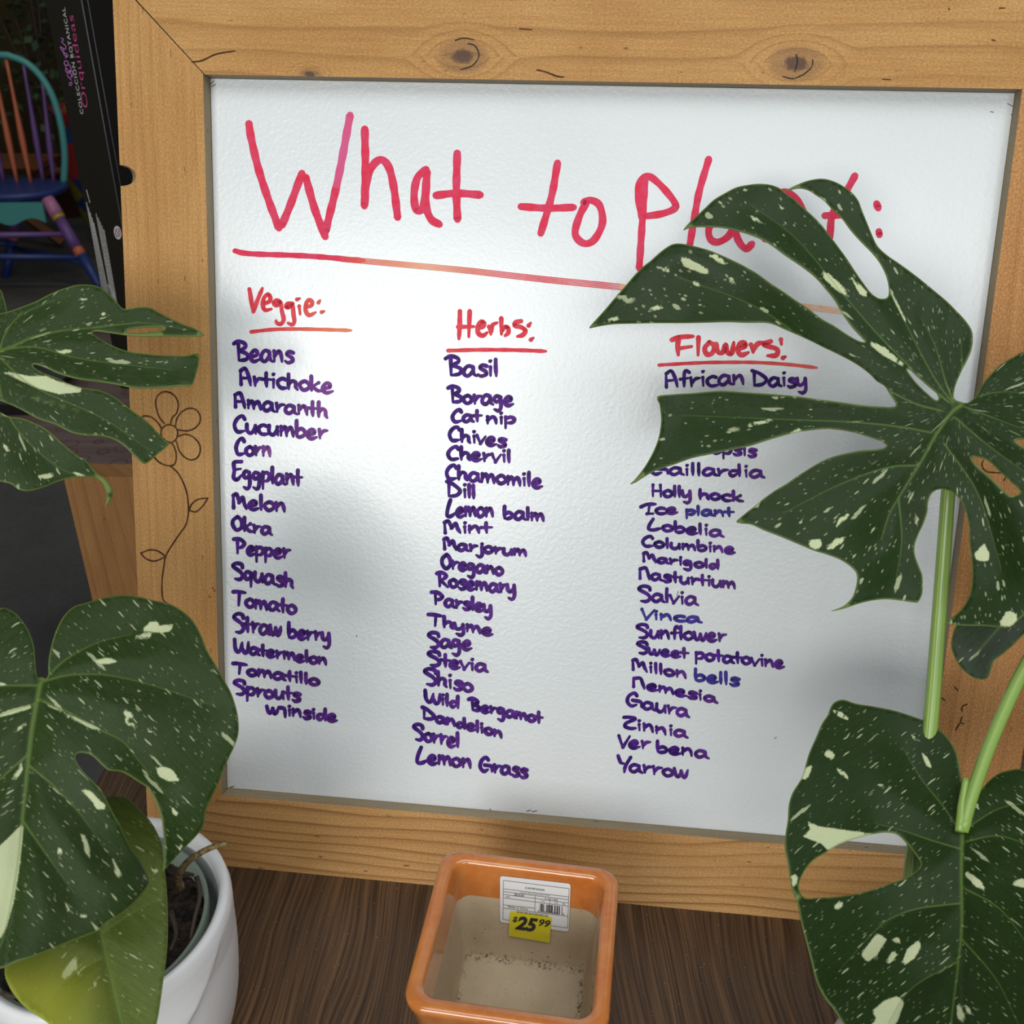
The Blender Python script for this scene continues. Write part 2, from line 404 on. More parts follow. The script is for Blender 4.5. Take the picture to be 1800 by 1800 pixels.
t3 = Z(850, 220, 3.6, [[(1022, 350), (1008, 560), (985, 905)], [(1000, 580), (978, 430), (1000, 345), (1050, 325), (1130, 390), (1210, 490), (1205, 530), (1130, 560), (1035, 575)],
 [(1425, 215), (1365, 420), (1332, 600), (1305, 760)]])
t3 += Z(1000, 280, 4.5, [[(1290, 470), (1190, 430), (1110, 540), (1120, 630), (1180, 655), (1260, 610), (1310, 530)], [(1310, 530), (1340, 640), (1400, 708), (1450, 668)]])
t3 += [[(1345, 420), (1350, 350)], [(1350, 380), (1366, 345), (1385, 338), (1405, 357), (1416, 385), (1424, 425)], [(1503, 309), (1480, 350), (1463, 378), (1459, 418)], [(1450, 379), (1475, 378), (1500, 377)],
       [(1541, 358), (1544, 366)], [(1545, 407), (1546, 413)]]
write('handwritten_word', t3, 12.5, m_pink, label='big pink word plant with a colon, partly behind the leaf', taper=False)
write('underline', [[(413, 441), (440, 446), (540, 450), (640, 458)]], 9.5, m_pink, label='long pink underline')
ul = [[(600, 451+i*2.1), (680, 458+i*2.2), (817, 470.5+i*2.3), (950, 485.5+i*2.4), (1097, 500+i*2.5)] for i in range(5)]
write('underline', ul, 1.7, m_red, fade=lambda x, y, t: max(0, 1-abs(x-740)/150), label='streaky thin part of the long underline', step=12)
ul = [[(1090, 500+i*2.5), (1250, 517+i*2.5), (1410, 534+i*3), (1485, 543+i*3)] for i in range(4)]
write('underline', ul, 2.0, m_orange, label='faint orange end of the long underline', step=12)
# column headings
hv = Z(380, 490, 6, [[(350, 110), (370, 230), (388, 345)], [(392, 345), (430, 240), (488, 98)],
 [(500, 265), (565, 235), (568, 190), (545, 163), (505, 200), (490, 270), (515, 330), (585, 318)],
 [(675, 245), (635, 225), (605, 260), (640, 282), (678, 250), (692, 340), (712, 430), (680, 478), (640, 465), (630, 440)],
 [(805, 262), (755, 262), (735, 295), (765, 303), (803, 275), (815, 380), (825, 450), (800, 485), (755, 465)],
 [(875, 290), (885, 375)], [(852, 218), (882, 208)], [(945, 300), (1005, 280), (1008, 240), (975, 225), (945, 270), (945, 340), (980, 385), (1048, 355)],
 [(1078, 252), (1095, 228)], [(1112, 352), (1138, 342)]])
write('handwritten_word', hv, 7.6, m_red, fade=lambda x, y, t: .8*max(0, t-.55), label='red heading Veggie')
write('underline', Z(380, 490, 6, [[(368, 560), (600, 535), (850, 530), (1100, 535), (1425, 545)]]), 6.5, m_red, fade=lambda x, y, t: .9*max(0, t-.15), label='red line under Veggie')
hh = Z(740, 530, 6.43, [[(440, 110), (437, 280), (428, 425)], [(550, 110), (540, 400)], [(420, 287), (600, 283)],
 [(640, 298), (700, 285), (712, 245), (680, 228), (642, 280), (648, 360), (700, 385), (750, 350)], [(768, 285), (790, 372)], [(790, 340), (810, 265), (862, 240)],
 [(907, 190), (910, 372)], [(912, 330), (950, 285), (985, 300), (985, 355), (948, 388)], [(1130, 222), (1070, 235), (1060, 272), (1130, 290), (1182, 330), (1150, 378), (1088, 395)],
 [(1217, 272), (1240, 242)], [(1242, 432), (1270, 412)]])
write('handwritten_word', hh, 8.4, m_red, label='red heading Herbs')
write('underline', Z(740, 530, 6.43, [[(305, 555), (700, 546), (1100, 550), (1415, 562)]]), 7, m_red, fade=lambda x, y, t: .5*max(0, .3-t), label='red line under Herbs')
hf = Z(1090, 570, 4.74, [[(490, 108), (480, 180), (485, 258)], [(432, 130), (500, 108), (612, 100)], [(488, 202), (598, 185)], [(653, 110), (650, 258)],
 [(745, 150), (705, 200), (725, 252), (772, 235), (782, 175), (740, 150)], [(800, 165), (815, 230), (855, 235), (880, 170), (895, 235), (930, 240), (948, 150)],
 [(985, 205), (1040, 185), (1035, 155), (1000, 160), (980, 215), (1010, 256), (1070, 235)], [(1090, 170), (1110, 235)], [(1110, 215), (1145, 165), (1195, 150)],
 [(1255, 143), (1195, 163), (1240, 185), (1310, 210), (1300, 258), (1228, 262)], [(1340, 128), (1345, 168)], [(1357, 280), (1378, 270)]])
write('handwritten_word', hf, 9, m_red, label='red heading Flowers')
write('underline', Z(1090, 570, 4.74, [[(325, 340), (700, 320), (1100, 318), (1400, 335), (1640, 362)]]), 6.3, m_red, fade=lambda x, y, t: .35*max(0, t-.3), label='red line under Flowers')

G = {
'a': (11, [[(8, 9), (4, 10), (1, 6), (1, 2), (4, 0), (8, 5), (8, 9)], [(8, 9), (8.5, 2.5), (11, 0)]]),
'b': (9.5, [[(1, 17), (1, 9), (1.3, 0)], [(1, 6), (5, 9), (8, 6), (7, 2), (3.5, 0), (1, 1)]]),
'c': (9, [[(7.5, 9), (4.5, 10), (1, 7), (1, 3), (4, -.2), (9, .8)]]),
'd': (10.5, [[(7, 8), (3, 8), (1, 4), (3, 0), (7, 4)], [(8, 17), (8, 9), (8.3, 0)]]),
'e': (9.5, [[(2, 4), (6.5, 6), (6.5, 9), (4, 10), (1, 6), (1, 2), (4, -.4), (9, 2)]]),
'f': (7, [[(7, 15), (4.5, 17), (3, 13), (3, 0)], [(0, 8), (6.5, 9)]]),
'g': (10, [[(7, 9), (3, 10), (1, 6), (3, 3), (7, 6), (7, 9)], [(7, 8), (7.3, -3), (5, -7.5), (1, -6)]]),
'h': (9.5, [[(1, 17), (1, 9), (1.3, 0)], [(1, 5), (4, 9.5), (7, 8), (7, 3), (8.5, 0)]]),
'i': (4.5, [[(2, 9), (2.3, 0)], [(2, 15.0), (2.9, 15.8)]]),
'j': (6, [[(4, 9), (4.3, -3), (2, -7.5), (-1, -5)], [(4, 13.5), (4.8, 14.4)]]),
'k': (9.5, [[(1, 17), (1, 8), (1.3, 0)], [(7, 10), (2, 5)], [(2, 5), (6, 1), (9.5, .6)]]),
'l': (4.2, [[(1.5, 17), (1.5, 9), (1.8, 0)]]),
'm': (13, [[(1, 10), (1, 0)], [(1, 5), (4, 10), (5.5, 6), (5.8, 0)], [(5.8, 5), (9, 10), (10.7, 6), (11.5, 0)]]),
'n': (10, [[(1, 10), (1.2, 0)], [(1.2, 5), (5, 10), (7, 7), (8, 0)]]),
'o': (9.5, [[(4.5, 10), (1, 7), (1, 3), (4, 0), (8, 3), (8, 7), (5, 10), (3, 9.2)]]),
'p': (9.5, [[(1, 10), (1, -7)], [(1, 8), (5, 10), (8, 7), (6, 2), (2, 1)]]),
'q': (10, [[(7, 9), (3, 10), (1, 5), (3, 1), (7, 5)], [(7, 9), (7, -7)]]),
'r': (8, [[(1, 10), (1.8, 0)], [(1.8, 4), (4.5, 8.5), (8, 9.5)]]),
's': (8.5, [[(7.5, 9), (4, 10), (2, 7.3), (6.5, 4), (7, 1), (3, -.8), (.5, 1)]]),
't': (7, [[(3, 16), (3, 8), (3.5, 0)], [(-.5, 8.5), (7.5, 9)]]),
'u': (10, [[(1, 10), (1, 3), (4, 0), (7, 4), (8, 10)], [(8, 9), (8.5, 0)]]),
'v': (8, [[(0, 10), (3, 0)], [(3, 0), (7.5, 10)]]),
'w': (12, [[(0, 10), (1.5, 1), (4, 1), (5.5, 8)], [(5.5, 8), (7, .5), (9, 1), (11, 10)]]),
'y': (9.5, [[(0, 10), (1, 3), (4, 2), (7, 8)], [(7, 10), (7.5, -3), (5, -7.5), (1.5, -6)]]),
'z': (9, [[(1, 10), (8, 10), (1, 0), (8, 0)]]),
'A': (11.5, [[(1.5, 0), (1, 16)], [(1, 15), (5, 18), (8, 9), (9.5, 0)], [(1.5, 7), (9, 8)]]),
'B': (12, [[(2, 17), (2.5, 0)], [(-2, 15.5), (2, 18), (7.5, 16), (8, 12.5), (3, 9.5)], [(3, 9.5), (10, 6), (9, 1.5), (2.5, 0)]]),
'C': (10, [[(9, 14.5), (7, 18), (3, 14.5), (.5, 7), (3, 0), (9, 1.5)]]),
'D': (13, [[(1, 17), (1, 0)], [(-1, 18), (5, 15), (11, 8), (8, 2), (1, 0)]]),
'E': (10.5, [[(9, 18), (1, 16.5), (1.5, 9), (.5, 2), (4, 0), (9, 5)], [(1.5, 9.5), (8, 11)]]),
'G': (14, [[(9, 15), (6.5, 18), (2, 13), (.5, 5), (4, 0), (8.5, 3)], [(5, 8), (12, 7.5), (12.7, 1)]]),
'H': (10, [[(1, 18), (1, 0)], [(8, 18), (8.3, 0)], [(1, 8.5), (9, 9)]]),
'I': (9, [[(5, 17), (4, 0)], [(-2, 13), (3, 18), (10, 18.5)], [(3, 0), (8, .5)]]),
'L': (10.5, [[(4, 18), (1, 8), (.5, 1), (4, -.2), (10, 4)]]),
'M': (13, [[(1, 0), (.5, 16)], [(.5, 15), (3.5, 17), (5.5, 7)], [(5.5, 7), (8.5, 14), (10, 7), (12, 0)]]),
'N': (11, [[(1, 0), (1, 16)], [(1, 14), (6, 17), (8, 10), (9.5, 0)]]),
'O': (11, [[(5.5, 18), (1, 12), (1, 5), (5, 0), (9.5, 5), (9, 13), (5.5, 18), (4, 16)]]),
'P': (11.5, [[(2, 17), (2.3, 0)], [(-2, 17), (4, 18), (9.5, 13), (6, 8), (2, 7)]]),
'R': (12, [[(2, 17), (2.3, 0)], [(-1, 16), (4, 18), (9, 14), (4, 8)], [(3, 8), (10.5, 0)]]),
'S': (11.5, [[(10, 14), (9, 17.5), (4, 18), (.5, 14), (8, 8.5), (10, 3.5), (7, -.5), (2.5, -.5)]]),
'T': (11, [[(5.3, 17), (4.5, 0)], [(-1, 16.5), (3, 17.5), (11, 17.5)]]),
'V': (8, [[(0, 18), (3, 0)], [(3, 0), (9, 18)]]),
'W': (15.5, [[(0, 18), (1, 5), (4, 0), (7, 6), (8, 15)], [(8, 6), (11, 0), (14, 5), (14.5, 17)]]),
'Y': (9, [[(0, 18), (2, 10), (5, 9)], [(10, 18), (6, 6), (5, -2)]]),
'Z': (10, [[(0, 16.5), (4, 18), (9, 17), (2, 8), (1, 2), (5, 0), (9.5, 2)]]),
'/': (7, [[(-.5, 11), (4.5, 10), (5.5, -3)]]), ' ': (6, [])}
# text, x0, y0 (baseline), x1, y1, capital height in px [, colour]
WORDS = [
 ('Beans', 412, 636, 517, 640, 38), ('Artichoke', 417, 679, 586, 693, 33), ('Amaranth', 408, 718, 577, 737, 31), ('Cucumber', 408, 762, 575, 775, 33),
 ('Corn', 411, 801, 479, 806, 33), ('Eggplant', 406, 846, 531, 857, 36), ('Melon', 406, 895, 504, 903, 31), ('Okra', 405, 934, 479, 943, 29),
 ('Pepper', 411, 976, 511, 985, 31), ('Squash', 405, 1019, 517, 1036, 32), ('Tomato', 408, 1067, 522, 1082, 30), ('Straw', 407, 1112, 496, 1121, 34),
 ('berry', 503, 1124, 583, 1131, 30), ('Watermelon', 409, 1149, 577, 1172, 25), ('Tomatillo', 408, 1186, 563, 1208, 24), ('Sprouts', 408, 1222, 530, 1236, 29),
 ('w/inside', 466, 1256, 594, 1272, 24),
 ('Basil', 784, 663, 877, 664, 37), ('Borage', 788, 710, 904, 716, 32), ('Cat', 791, 744, 846, 744, 25), ('nip', 851, 747, 908, 748, 25), ('Chives', 786, 777, 891, 788, 28),
 ('Chervil', 784, 810, 900, 816, 28), ('Chamomile', 781, 844, 954, 860, 30), ('Dill', 784, 875, 838, 879, 30), ('Lemon', 782, 911, 870, 911, 32),
 ('balm', 882, 915, 958, 919, 27), ('Mint', 777, 940, 863, 940, 25), ('Marjorum', 776, 968, 927, 981, 24), ('Oregano', 773, 1001, 886, 1014, 28),
 ('Rosemary', 766, 1033, 908, 1047, 30), ('Parsley', 759, 1065, 867, 1081, 27), ('Thyme', 752, 1102, 867, 1120, 25), ('Sage', 749, 1139, 830, 1146, 31),
 ('Stevia', 749, 1171, 858, 1184, 27), ('Shiso', 742, 1204, 833, 1219, 30), ('Wild', 744, 1236, 809, 1248, 25), ('Bergamot', 824, 1250, 954, 1274, 25),
 ('Dandelion', 741, 1266, 885, 1300, 24), ('Sorrel', 724, 1301, 809, 1317, 31), ('Lemon', 729, 1343, 831, 1353, 31), ('Grass', 840, 1358, 929, 1369, 30),
 ('African', 1165, 683, 1311, 679, 33), ('Daisy', 1321, 681, 1421, 682, 31), ('Coreopsis', 1174, 793, 1331, 805, 26), ('Gaillardia', 1139, 836, 1343, 842, 26),
 ('Holly', 1143, 875, 1217, 878, 25), ('hock', 1225, 880, 1307, 884, 22), ('Ice', 1128, 906, 1192, 906, 22), ('plant', 1202, 908, 1289, 911, 20, 'b'),
 ('Lobelia', 1136, 934, 1272, 946, 24), ('Columbine', 1126, 963, 1293, 976, 22), ('Marigold', 1127, 989, 1267, 1004, 20), ('Nasturtium', 1120, 1020, 1295, 1038, 25),
 ('Salvia', 1118, 1058, 1227, 1067, 29), ('Vinca', 1125, 1091, 1233, 1097, 21, 'b'), ('Sunflower', 1116, 1123, 1277, 1131, 28), ('Sweet', 1116, 1150, 1210, 1160, 23),
 ('potatovine', 1219, 1162, 1380, 1177, 25), ('Millon', 1108, 1179, 1209, 1196, 23), ('bells', 1217, 1199, 1301, 1208, 25, 'b'), ('Nemesia', 1109, 1210, 1261, 1238, 22),
 ('Gaura', 1098, 1243, 1212, 1263, 27), ('Zinnia', 1093, 1282, 1209, 1300, 25), ('Ver', 1085, 1317, 1143, 1319, 26), ('bena', 1151, 1324, 1246, 1336, 24),
 ('Yarrow', 1083, 1356, 1211, 1371, 28)]
for wd in WORDS:
    t, x0, y0, x1, y1, cap = wd[:6]          # measured to the outer edge of the ink
    x0 += 3.2; x1 -= 3.2; y0 -= 3; y1 -= 3; cap -= 4.5
    adv = sum(G[ch][0] for ch in t)-1.5
    sx = (x1-x0)/adv; sy = cap/18.0*(1 if t[0].isupper() else 1.05)
    x = 0; S = []
    for i, ch in enumerate(t):
        a, L = G[ch]
        jx, jy, js = random.uniform(-.25, .25), random.uniform(-.5, .5), random.uniform(.94, 1.06)
        for s in L:
            S.append([(x0+(x+jx+p[0]+random.uniform(-.15, .15))*sx, y0+(y1-y0)*(x+p[0])/adv-(p[1]*js+jy)*sy) for p in s])
        x += a
    col1 = x0 < 600
    fd = (lambda x, y, t, c=col1, y0=y0: (max(0, (t-.45))*1.2 if (c and 640 < y0 < 800) else (.35*max(0, t-.5) if x > 1100 else .15*t)))
    write('handwritten_word', S, 7.2 if x0 < 1000 else 6.5, m_blue if len(wd) > 6 else m_purple, fade=fd, label='%s word %s' % ('blue-purple' if len(wd) > 6 else 'purple', t), step=2.4)

# scuffs and little dark marks on the board
mk = Z(1550, 0, 7.2, [[(1595, 1312), (1660, 1345)], [(1380, 1412), (1418, 1420)], [(1640, 1450), (1672, 1468)]])
mk += [[(1362, 1298), (1365, 1296)], [(861, 1422), (863, 1424)], [(627, 1117), (627, 1120)], [(371, 147), (376, 142)], [(372, 152), (379, 148)], [(404, 1384), (412, 1382)], [(926, 1426), (934, 1424)], [(936, 1427), (944, 1425)], [(1192, 1040), (1190, 1048)]]
write('scuff_mark', mk, 1.5, m_black, label='small dark scuffs on the board', kind='stuff')
# knot cracks on the top rail, seen in the wood
stiles = [o for o in board.children if o.name.startswith('frame_stile')]; rails_ = [o for o in board.children if o.name.startswith('frame_rail')]
ck = Z(700, 40, 6, [[(735, 218), (800, 235), (840, 290), (852, 350), (830, 400)], [(830, 400), (795, 440), (745, 468), (655, 495)], [(600, 185), (690, 160), (800, 180)]])
ck += Z(1300, 60, 9, [[(1155, 405), (1160, 455), (1130, 540)], [(1130, 540), (1020, 630), (930, 675), (850, 705)], [(850, 705), (760, 690), (680, 665)], [(895, 320), (915, 400), (908, 480), (870, 600)]])
write('knot_crack', ck, 2.0, m_black, on_frame, rails_[0], step=4, kind='stuff')
ck = Z(700, 40, 6, [[(1465, 495), (1560, 520), (1680, 565), (1750, 570)], [(1280, 62), (1410, 72)]])+Z(0, 0, 4, [[(1350, 435), (1420, 425), (1520, 380), (1655, 357)]])+[[(1552, 139), (1566, 140)], [(1757, 14), (1767, 14)], [(1744, 70), (1750, 71)], [(1668, 15), (1670, 17)]]
write('knot_crack', ck, 2.6, m_burn, on_frame, rails_[0], step=4, kind='stuff')
# miter gaps
# burned flower on the left stile
fl = Z(230, 660, 4.5, [
 [(265, 380), (225, 330), (200, 250), (198, 190), (225, 145), (270, 127), (320, 140), (360, 180), (375, 235), (360, 300), (330, 330), (312, 385)],
 [(350, 405), (365, 340), (400, 290), (455, 260), (510, 268), (545, 310), (545, 370), (500, 420), (440, 438), (375, 430)],
 [(378, 480), (430, 465), (490, 485), (540, 540), (548, 600), (525, 650), (480, 668), (430, 650), (385, 600), (365, 540), (355, 515)],
 [(240, 415), (210, 370), (160, 330), (110, 320), (85, 330), (60, 380), (90, 450), (150, 480), (230, 470)],
 [(260, 500), (205, 560), (175, 620), (210, 675), (260, 705), (310, 715), (350, 695), (358, 620), (340, 560), (320, 535)],
 [(270, 400), (240, 430), (245, 490), (290, 525), (320, 530), (360, 500), (370, 440), (340, 400), (290, 390), (265, 402)],
 [(315, 718), (370, 770), (415, 850), (440, 920), (452, 1000), (455, 1080), (435, 1180), (380, 1260), (320, 1350), (275, 1430), (262, 1500), (248, 1600), (245, 1700), (255, 1775), (280, 1800)],
 [(460, 1070), (480, 1020), (530, 980), (608, 970)], [(608, 972), (570, 1030), (515, 1078), (465, 1068)],
 [(272, 1430), (215, 1390), (150, 1380), (78, 1405)], [(78, 1405), (120, 1450), (190, 1468), (270, 1435)]])
write('burned_flower_drawing', fl, 2.6, m_burn, on_frame, stiles[0], label='dark burned outline of a five petal flower on a stem', taper=False)
m_reddot = flat_mat('red_paint', (.35, .02, .01), .5)
write('paint_spot', Z(230, 660, 4.5, [[(620, 1748), (628, 1755)], [(660, 1702), (664, 1706)], [(648, 1682), (649, 1686)]]), 3.5, m_reddot, on_frame, stiles[0], label='tiny red paint spots')
fr = Z(1660, 780, 12.86, [[(885, 380), (850, 450), (870, 540), (930, 610), (1000, 640), (1150, 650), (1300, 660)], [(1400, 750), (1340, 830)]])
fr += Z(1640, 1050, 5.14, [[(195, 810), (225, 840)], [(310, 965), (265, 990), (265, 1030)], [(265, 1080), (250, 1130), (280, 1140)], [(240, 1140), (205, 1200)], [(80, 910), (110, 930)]])
write('burned_flower_drawing', fr, 2.2, m_burn, on_frame, stiles[1], label='dark burned curls on the right stile', taper=False, kind='stuff')

# ------------------------------------------------------------------ display table
def table_mat():
    M = Mat('dark_brown_laminate', .42, (.06, .03, .018), .4)
    co = M.coords('Object'); s = M.sep(co)
    wv = M.noise(M.scale(co, (5, 2.2, 1)), 1, 2, .5)
    x = M.math('MULTIPLY_ADD', wv, .10, s[0])
    v = M.comb(M.math('MULTIPLY', x, 340), M.math('MULTIPLY', s[1], 5.0))
    n = M.noise(v, 1, 4, .62)
    v2 = M.comb(M.math('MULTIPLY', x, 60), M.math('MULTIPLY', s[1], 3.0)); n2 = M.noise(v2, 1, 2)
    c = M.mix(M.rng(n, .38, .62), (.036, .018, .008), (.165, .088, .040))
    c = M.mix(M.rng(n2, .3, .7, 0, .55), c, (.050, .028, .015))
    d = M.noise(co, 600, 0); c = M.mix(M.rng(d, .80, .84, 0, .6), c, (.30, .27, .22))
    M.color(c); M.bump(n, .25, .0005); return M.m
m_table = table_mat()
tab = empty('display_table', (0.1, .55, 0), 'dark brown wood-grain display table under the whiteboard and pots', 'table')
ct = [on_z(183, 1353, TZ), None]
tl = V3([-0.418, .955, TZ]); 
X1, X2, Ya, Yb = -0.418, 1.15, -0.05, .955
bm = MB(); bm.box(((X1+X2)/2, (Ya+Yb)/2, TZ-.015), (X2-X1, Yb-Ya, .03)); bevel(bm.build('tabletop', m_table, tab, smooth=False), .002)
bm = MB(); bm.box(((X1+X2)/2, Yb-.05, TZ-.07), (X2-X1-.1, .02, .08)); bm.build('apron', m_table, tab, smooth=False)
for sx in (X1+.06, X2-.06):
    for sy in (Ya+.06, Yb-.06):
        bm = MB(); bm.box((sx, sy, (TZ-.03)/2), (.05, .05, TZ-.03)); bm.build('leg', m_table, tab, smooth=False)

# ------------------------------------------------------------------ orange square pot
ZR = .110
cor = [on_z(x, y, TZ+ZR) for x, y in ((778, 1491), (1096, 1532), (1077, 1819), (690, 1766))]
PC = sum(cor)/4; PC[2] = TZ
dx = (cor[1]-cor[0])+(cor[2]-cor[3]); PYAW = math.atan2(dx[1], dx[0]); HS = .0705
def glaze_mat():
    M = Mat('orange_glaze', .14, (.62, .20, .045), .5, coat=.8)
    co = M.coords('Object'); n = M.noise(co, 26, 3, .6); n2 = M.noise(co, 160, 2)
    c = M.mix(M.rng(n, .35, .68), (.50, .140, .024), (.58, .205, .048)); c = M.mix(M.rng(n2, .45, .7, 0, .35), c, (.62, .25, .06))
    M.color(c); M.bump(M.noise(co, 45, 2), .35, .0016); return M.m
def bisque_mat():
    M = Mat('unglazed_cream_clay', .75, (.46, .39, .28), .3)
    co = M.coords('Object'); n = M.noise(co, 30, 3); n2 = M.noise(co, 420, 2)
    c = M.mix(M.rng(n, .3, .7), (.46, .36, .23), (.54, .44, .30)); c = M.mix(M.rng(n2, .60, .74, 0, .35), c, (.30, .22, .14))
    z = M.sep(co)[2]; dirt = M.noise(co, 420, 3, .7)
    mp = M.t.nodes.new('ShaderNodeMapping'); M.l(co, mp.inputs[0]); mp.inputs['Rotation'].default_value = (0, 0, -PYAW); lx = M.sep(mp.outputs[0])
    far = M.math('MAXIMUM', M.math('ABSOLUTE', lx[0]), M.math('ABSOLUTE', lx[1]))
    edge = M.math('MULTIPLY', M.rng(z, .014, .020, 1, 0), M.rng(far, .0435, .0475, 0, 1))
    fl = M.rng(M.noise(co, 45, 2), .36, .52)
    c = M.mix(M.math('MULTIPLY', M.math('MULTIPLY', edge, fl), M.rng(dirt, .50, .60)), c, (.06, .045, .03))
    c = M.mix(M.rng(M.noise(co, 480, 0), .84, .86), c, (.05, .03, .02))
    M.color(c); M.bump(n2, .2, .0004); return M.m
m_glaze, m_bisque = glaze_mat(), bisque_mat()
def pot_pt(x, y, z):
    return V3([PC[0]+x*math.cos(PYAW)-y*math.sin(PYAW), PC[1]+x*math.sin(PYAW)+y*math.cos(PYAW), TZ+z])
def rrect(h, r, z, n=8):
    L = []
    for q in range(4):
        cx, cy = [(1, 1), (-1, 1), (-1, -1), (1, -1)][q]
        for k in range(n+1):
            t = math.pi/2*(q+k/n); L.append(pot_pt(cx*(h-r)+r*math.cos(t), cy*(h-r)+r*math.sin(t), z))
    return L
opot = empty('ceramic_pot', PC, 'orange glazed square ceramic pot, empty, with a price sticker, in front of the whiteboard', 'pot')
prof = [(.050, .012, 0), (.053, .013, .003), (.0575, .014, .03), (.0625, .015, .065), (.0675, .016, .094), (.0700, .0165, .1035), (.0703, .0165, .1065), (.0695, .016, .1090),
        (.0678, .0155, .1102), (.0645, .0145, .1106), (.0610, .0125, .1100), (.0592, .0115, .1085), (.0586, .011, .1060), (.0583, .011, .100)]
L = [rrect(h, r, z) for h, r, z in prof]
nper = len(L[0])
def ring_var(h, r, z0, amp):   # the glaze line dips between the corners
    P = rrect(h, r, 0)
    out = []
    for p in P:
        d = V3([p[0]-PC[0], p[1]-PC[1]]); c_, s_ = math.cos(-PYAW), math.sin(-PYAW)
        lx, ly = d[0]*c_-d[1]*s_, d[0]*s_+d[1]*c_
        corner = min(abs(lx), abs(ly))/h; p = p.copy(); p[2] = TZ+z0-amp*max(0, corner-.55)/.45; out.append(p)
    return out
L.append(ring_var(.0562, .011, .0785, .005))
bm = MB(); bm.loops(L, True, False); bm.build('glazed_body', m_glaze, opot)
Lb = [ring_var(.0562, .011, .0785, .005), rrect(.0545, .0105, .060), rrect(.0512, .010, .030), rrect(.0492, .009, .016), rrect(.0478, .008, .0128)]
bm = MB(); bm.loops(Lb, False, True); bm.build('unglazed_interior', m_bisque, opot)
# stickers on the inner back wall
nb_ = V3([math.sin(PYAW), -math.cos(PYAW), 0]); 
wtop, wbot = pot_pt(0, .0583, .100), pot_pt(0, .0545, .060)
upw = (wtop-wbot)/np.linalg.norm(wtop-wbot); rw = V3([math.cos(PYAW), math.sin(PYAW), 0]); nw = np.cross(rw, upw)
WP = wbot+nw*.0012
def on_wall(px, py, lift=0.0): return on_plane(px, py, WP+nw*lift, nw)
m_paper = flat_mat('white_label_paper', (.74, .74, .73), .45); m_yel = flat_mat('yellow_price_label', (.68, .60, .02), .4); m_print = flat_mat('black_print', (.02, .02, .025), .5)
def sticker(name, quad, mat, lift, rpx, label):
    TL, TR, BR, BL = [V3(q, dtype=float) for q in quad]; pts = []
    for P0, A, B in ((TL, BL, TR), (TR, TL, BR), (BR, TR, BL), (BL, BR, TL)):
        a = (A-P0)/np.linalg.norm(A-P0)*rpx; b = (B-P0)/np.linalg.norm(B-P0)*rpx
        for k in range(5):
            t = k/4; pts.append(P0+a*(1-t)**2+b*t**2)
    V = [on_wall(p[0], p[1], lift) for p in pts]; n = len(V)
    V += [v-nw*.0004 for v in V]
    return obj(name, V, [tuple(range(n)), tuple(range(2*n-1, n-1, -1))]+[(i, n+i, n+(i+1) % n, (i+1) % n) for i in range(n)], mat, opot, smooth=False, label=label)
s1 = sticker('label_sticker', [(879, 1540), (1003, 1554), (999.5, 1638), (879, 1621)], m_paper, .0, 5, 'white barcode sticker')
s2 = sticker('price_sticker', [(897, 1602), (969.5, 1613), (966, 1657.5), (894, 1645)], m_yel, .0012, 3, 'yellow price sticker')
Q5 = lambda L: Z(860, 1520, 11.25, L)
def lines(strokes, w, lift, par, mat=m_print, name='printed_line'):
    V, F, A = ribbons(strokes, w, lambda x, y, l: on_wall(x, y, lift), step=60, taper=False)
    return obj(name, V, F, mat, par, smooth=False, attrs={'fade': A})
lines(Q5([[(278, 312), (1578, 475)], [(1578, 475), (1548, 1250)], [(1548, 1250), (1215, 1208)], [(400, 1100), (270, 1080)], [(270, 1080), (278, 312)],
 [(285, 480), (1570, 640)], [(285, 535), (1568, 695)], [(285, 590), (905, 668)], [(905, 668), (1565, 760)], [(285, 658), (905, 738)], [(905, 738), (1560, 822)], [(908, 615), (900, 930)],
 [(1198, 705), (1196, 775)], [(283, 795), (900, 862)], [(280, 860), (1555, 1022)]]), .55, .0005, s1)
bars = []
for i, (x, w_) in enumerate([(1010, 1.0), (1040, 2.4), (1065, .8), (1080, .8), (1140, 1.5), (1163, 1.2), (1190, 2.3), (1222, 1.6), (1245, 1.8), (1300, 1.9), (1345, 2.2), (1385, 1.9), (1440, 1.0)]):
    y = 780+(x-1010)*.125; V, F, A = ribbons(Q5([[(x, y), (x-4, y+145)]]), w_*.9, lambda a, b, l: on_wall(a, b, .0006), step=60, taper=False)
    bars.append((V, F))
bm = MB()
for V, F in bars: bm.add(V, F)
bm.build('barcode', m_print, s1, smooth=False)

def text_on(txt, name, mat, parent, quad_px, onp, shear=0.0, bold=0.0, label=None, space=1.0):
    """built-in font, mapped into a pixel quad (BL, BR, TL) and projected on the plane"""
    cu = bpy.data.curves.new('t', 'FONT'); cu.body = txt; cu.size = 1; cu.shear = shear; cu.offset = bold; cu.resolution_u = 3; cu.space_character = space
    o = bpy.data.objects.new('t', cu); COL.objects.link(o)
    dg = bpy.context.evaluated_depsgraph_get(); me = bpy.data.meshes.new_from_object(o.evaluated_get(dg))
    v = V3([list(p.co)[:2] for p in me.vertices]); F = [tuple(p.vertices) for p in me.polygons]
    bpy.data.objects.remove(o); bpy.data.curves.remove(cu); bpy.data.meshes.remove(me)
    lo, hi = v.min(0), v.max(0); t = (v-lo)/(hi-lo)
    BL, BR, TL = [V3(q, dtype=float) for q in quad_px]
    W = [onp(*(BL+(BR-BL)*a+(TL-BL)*b)) for a, b in t]
    return obj(name, W, F, mat, parent, smooth=False, label=label)
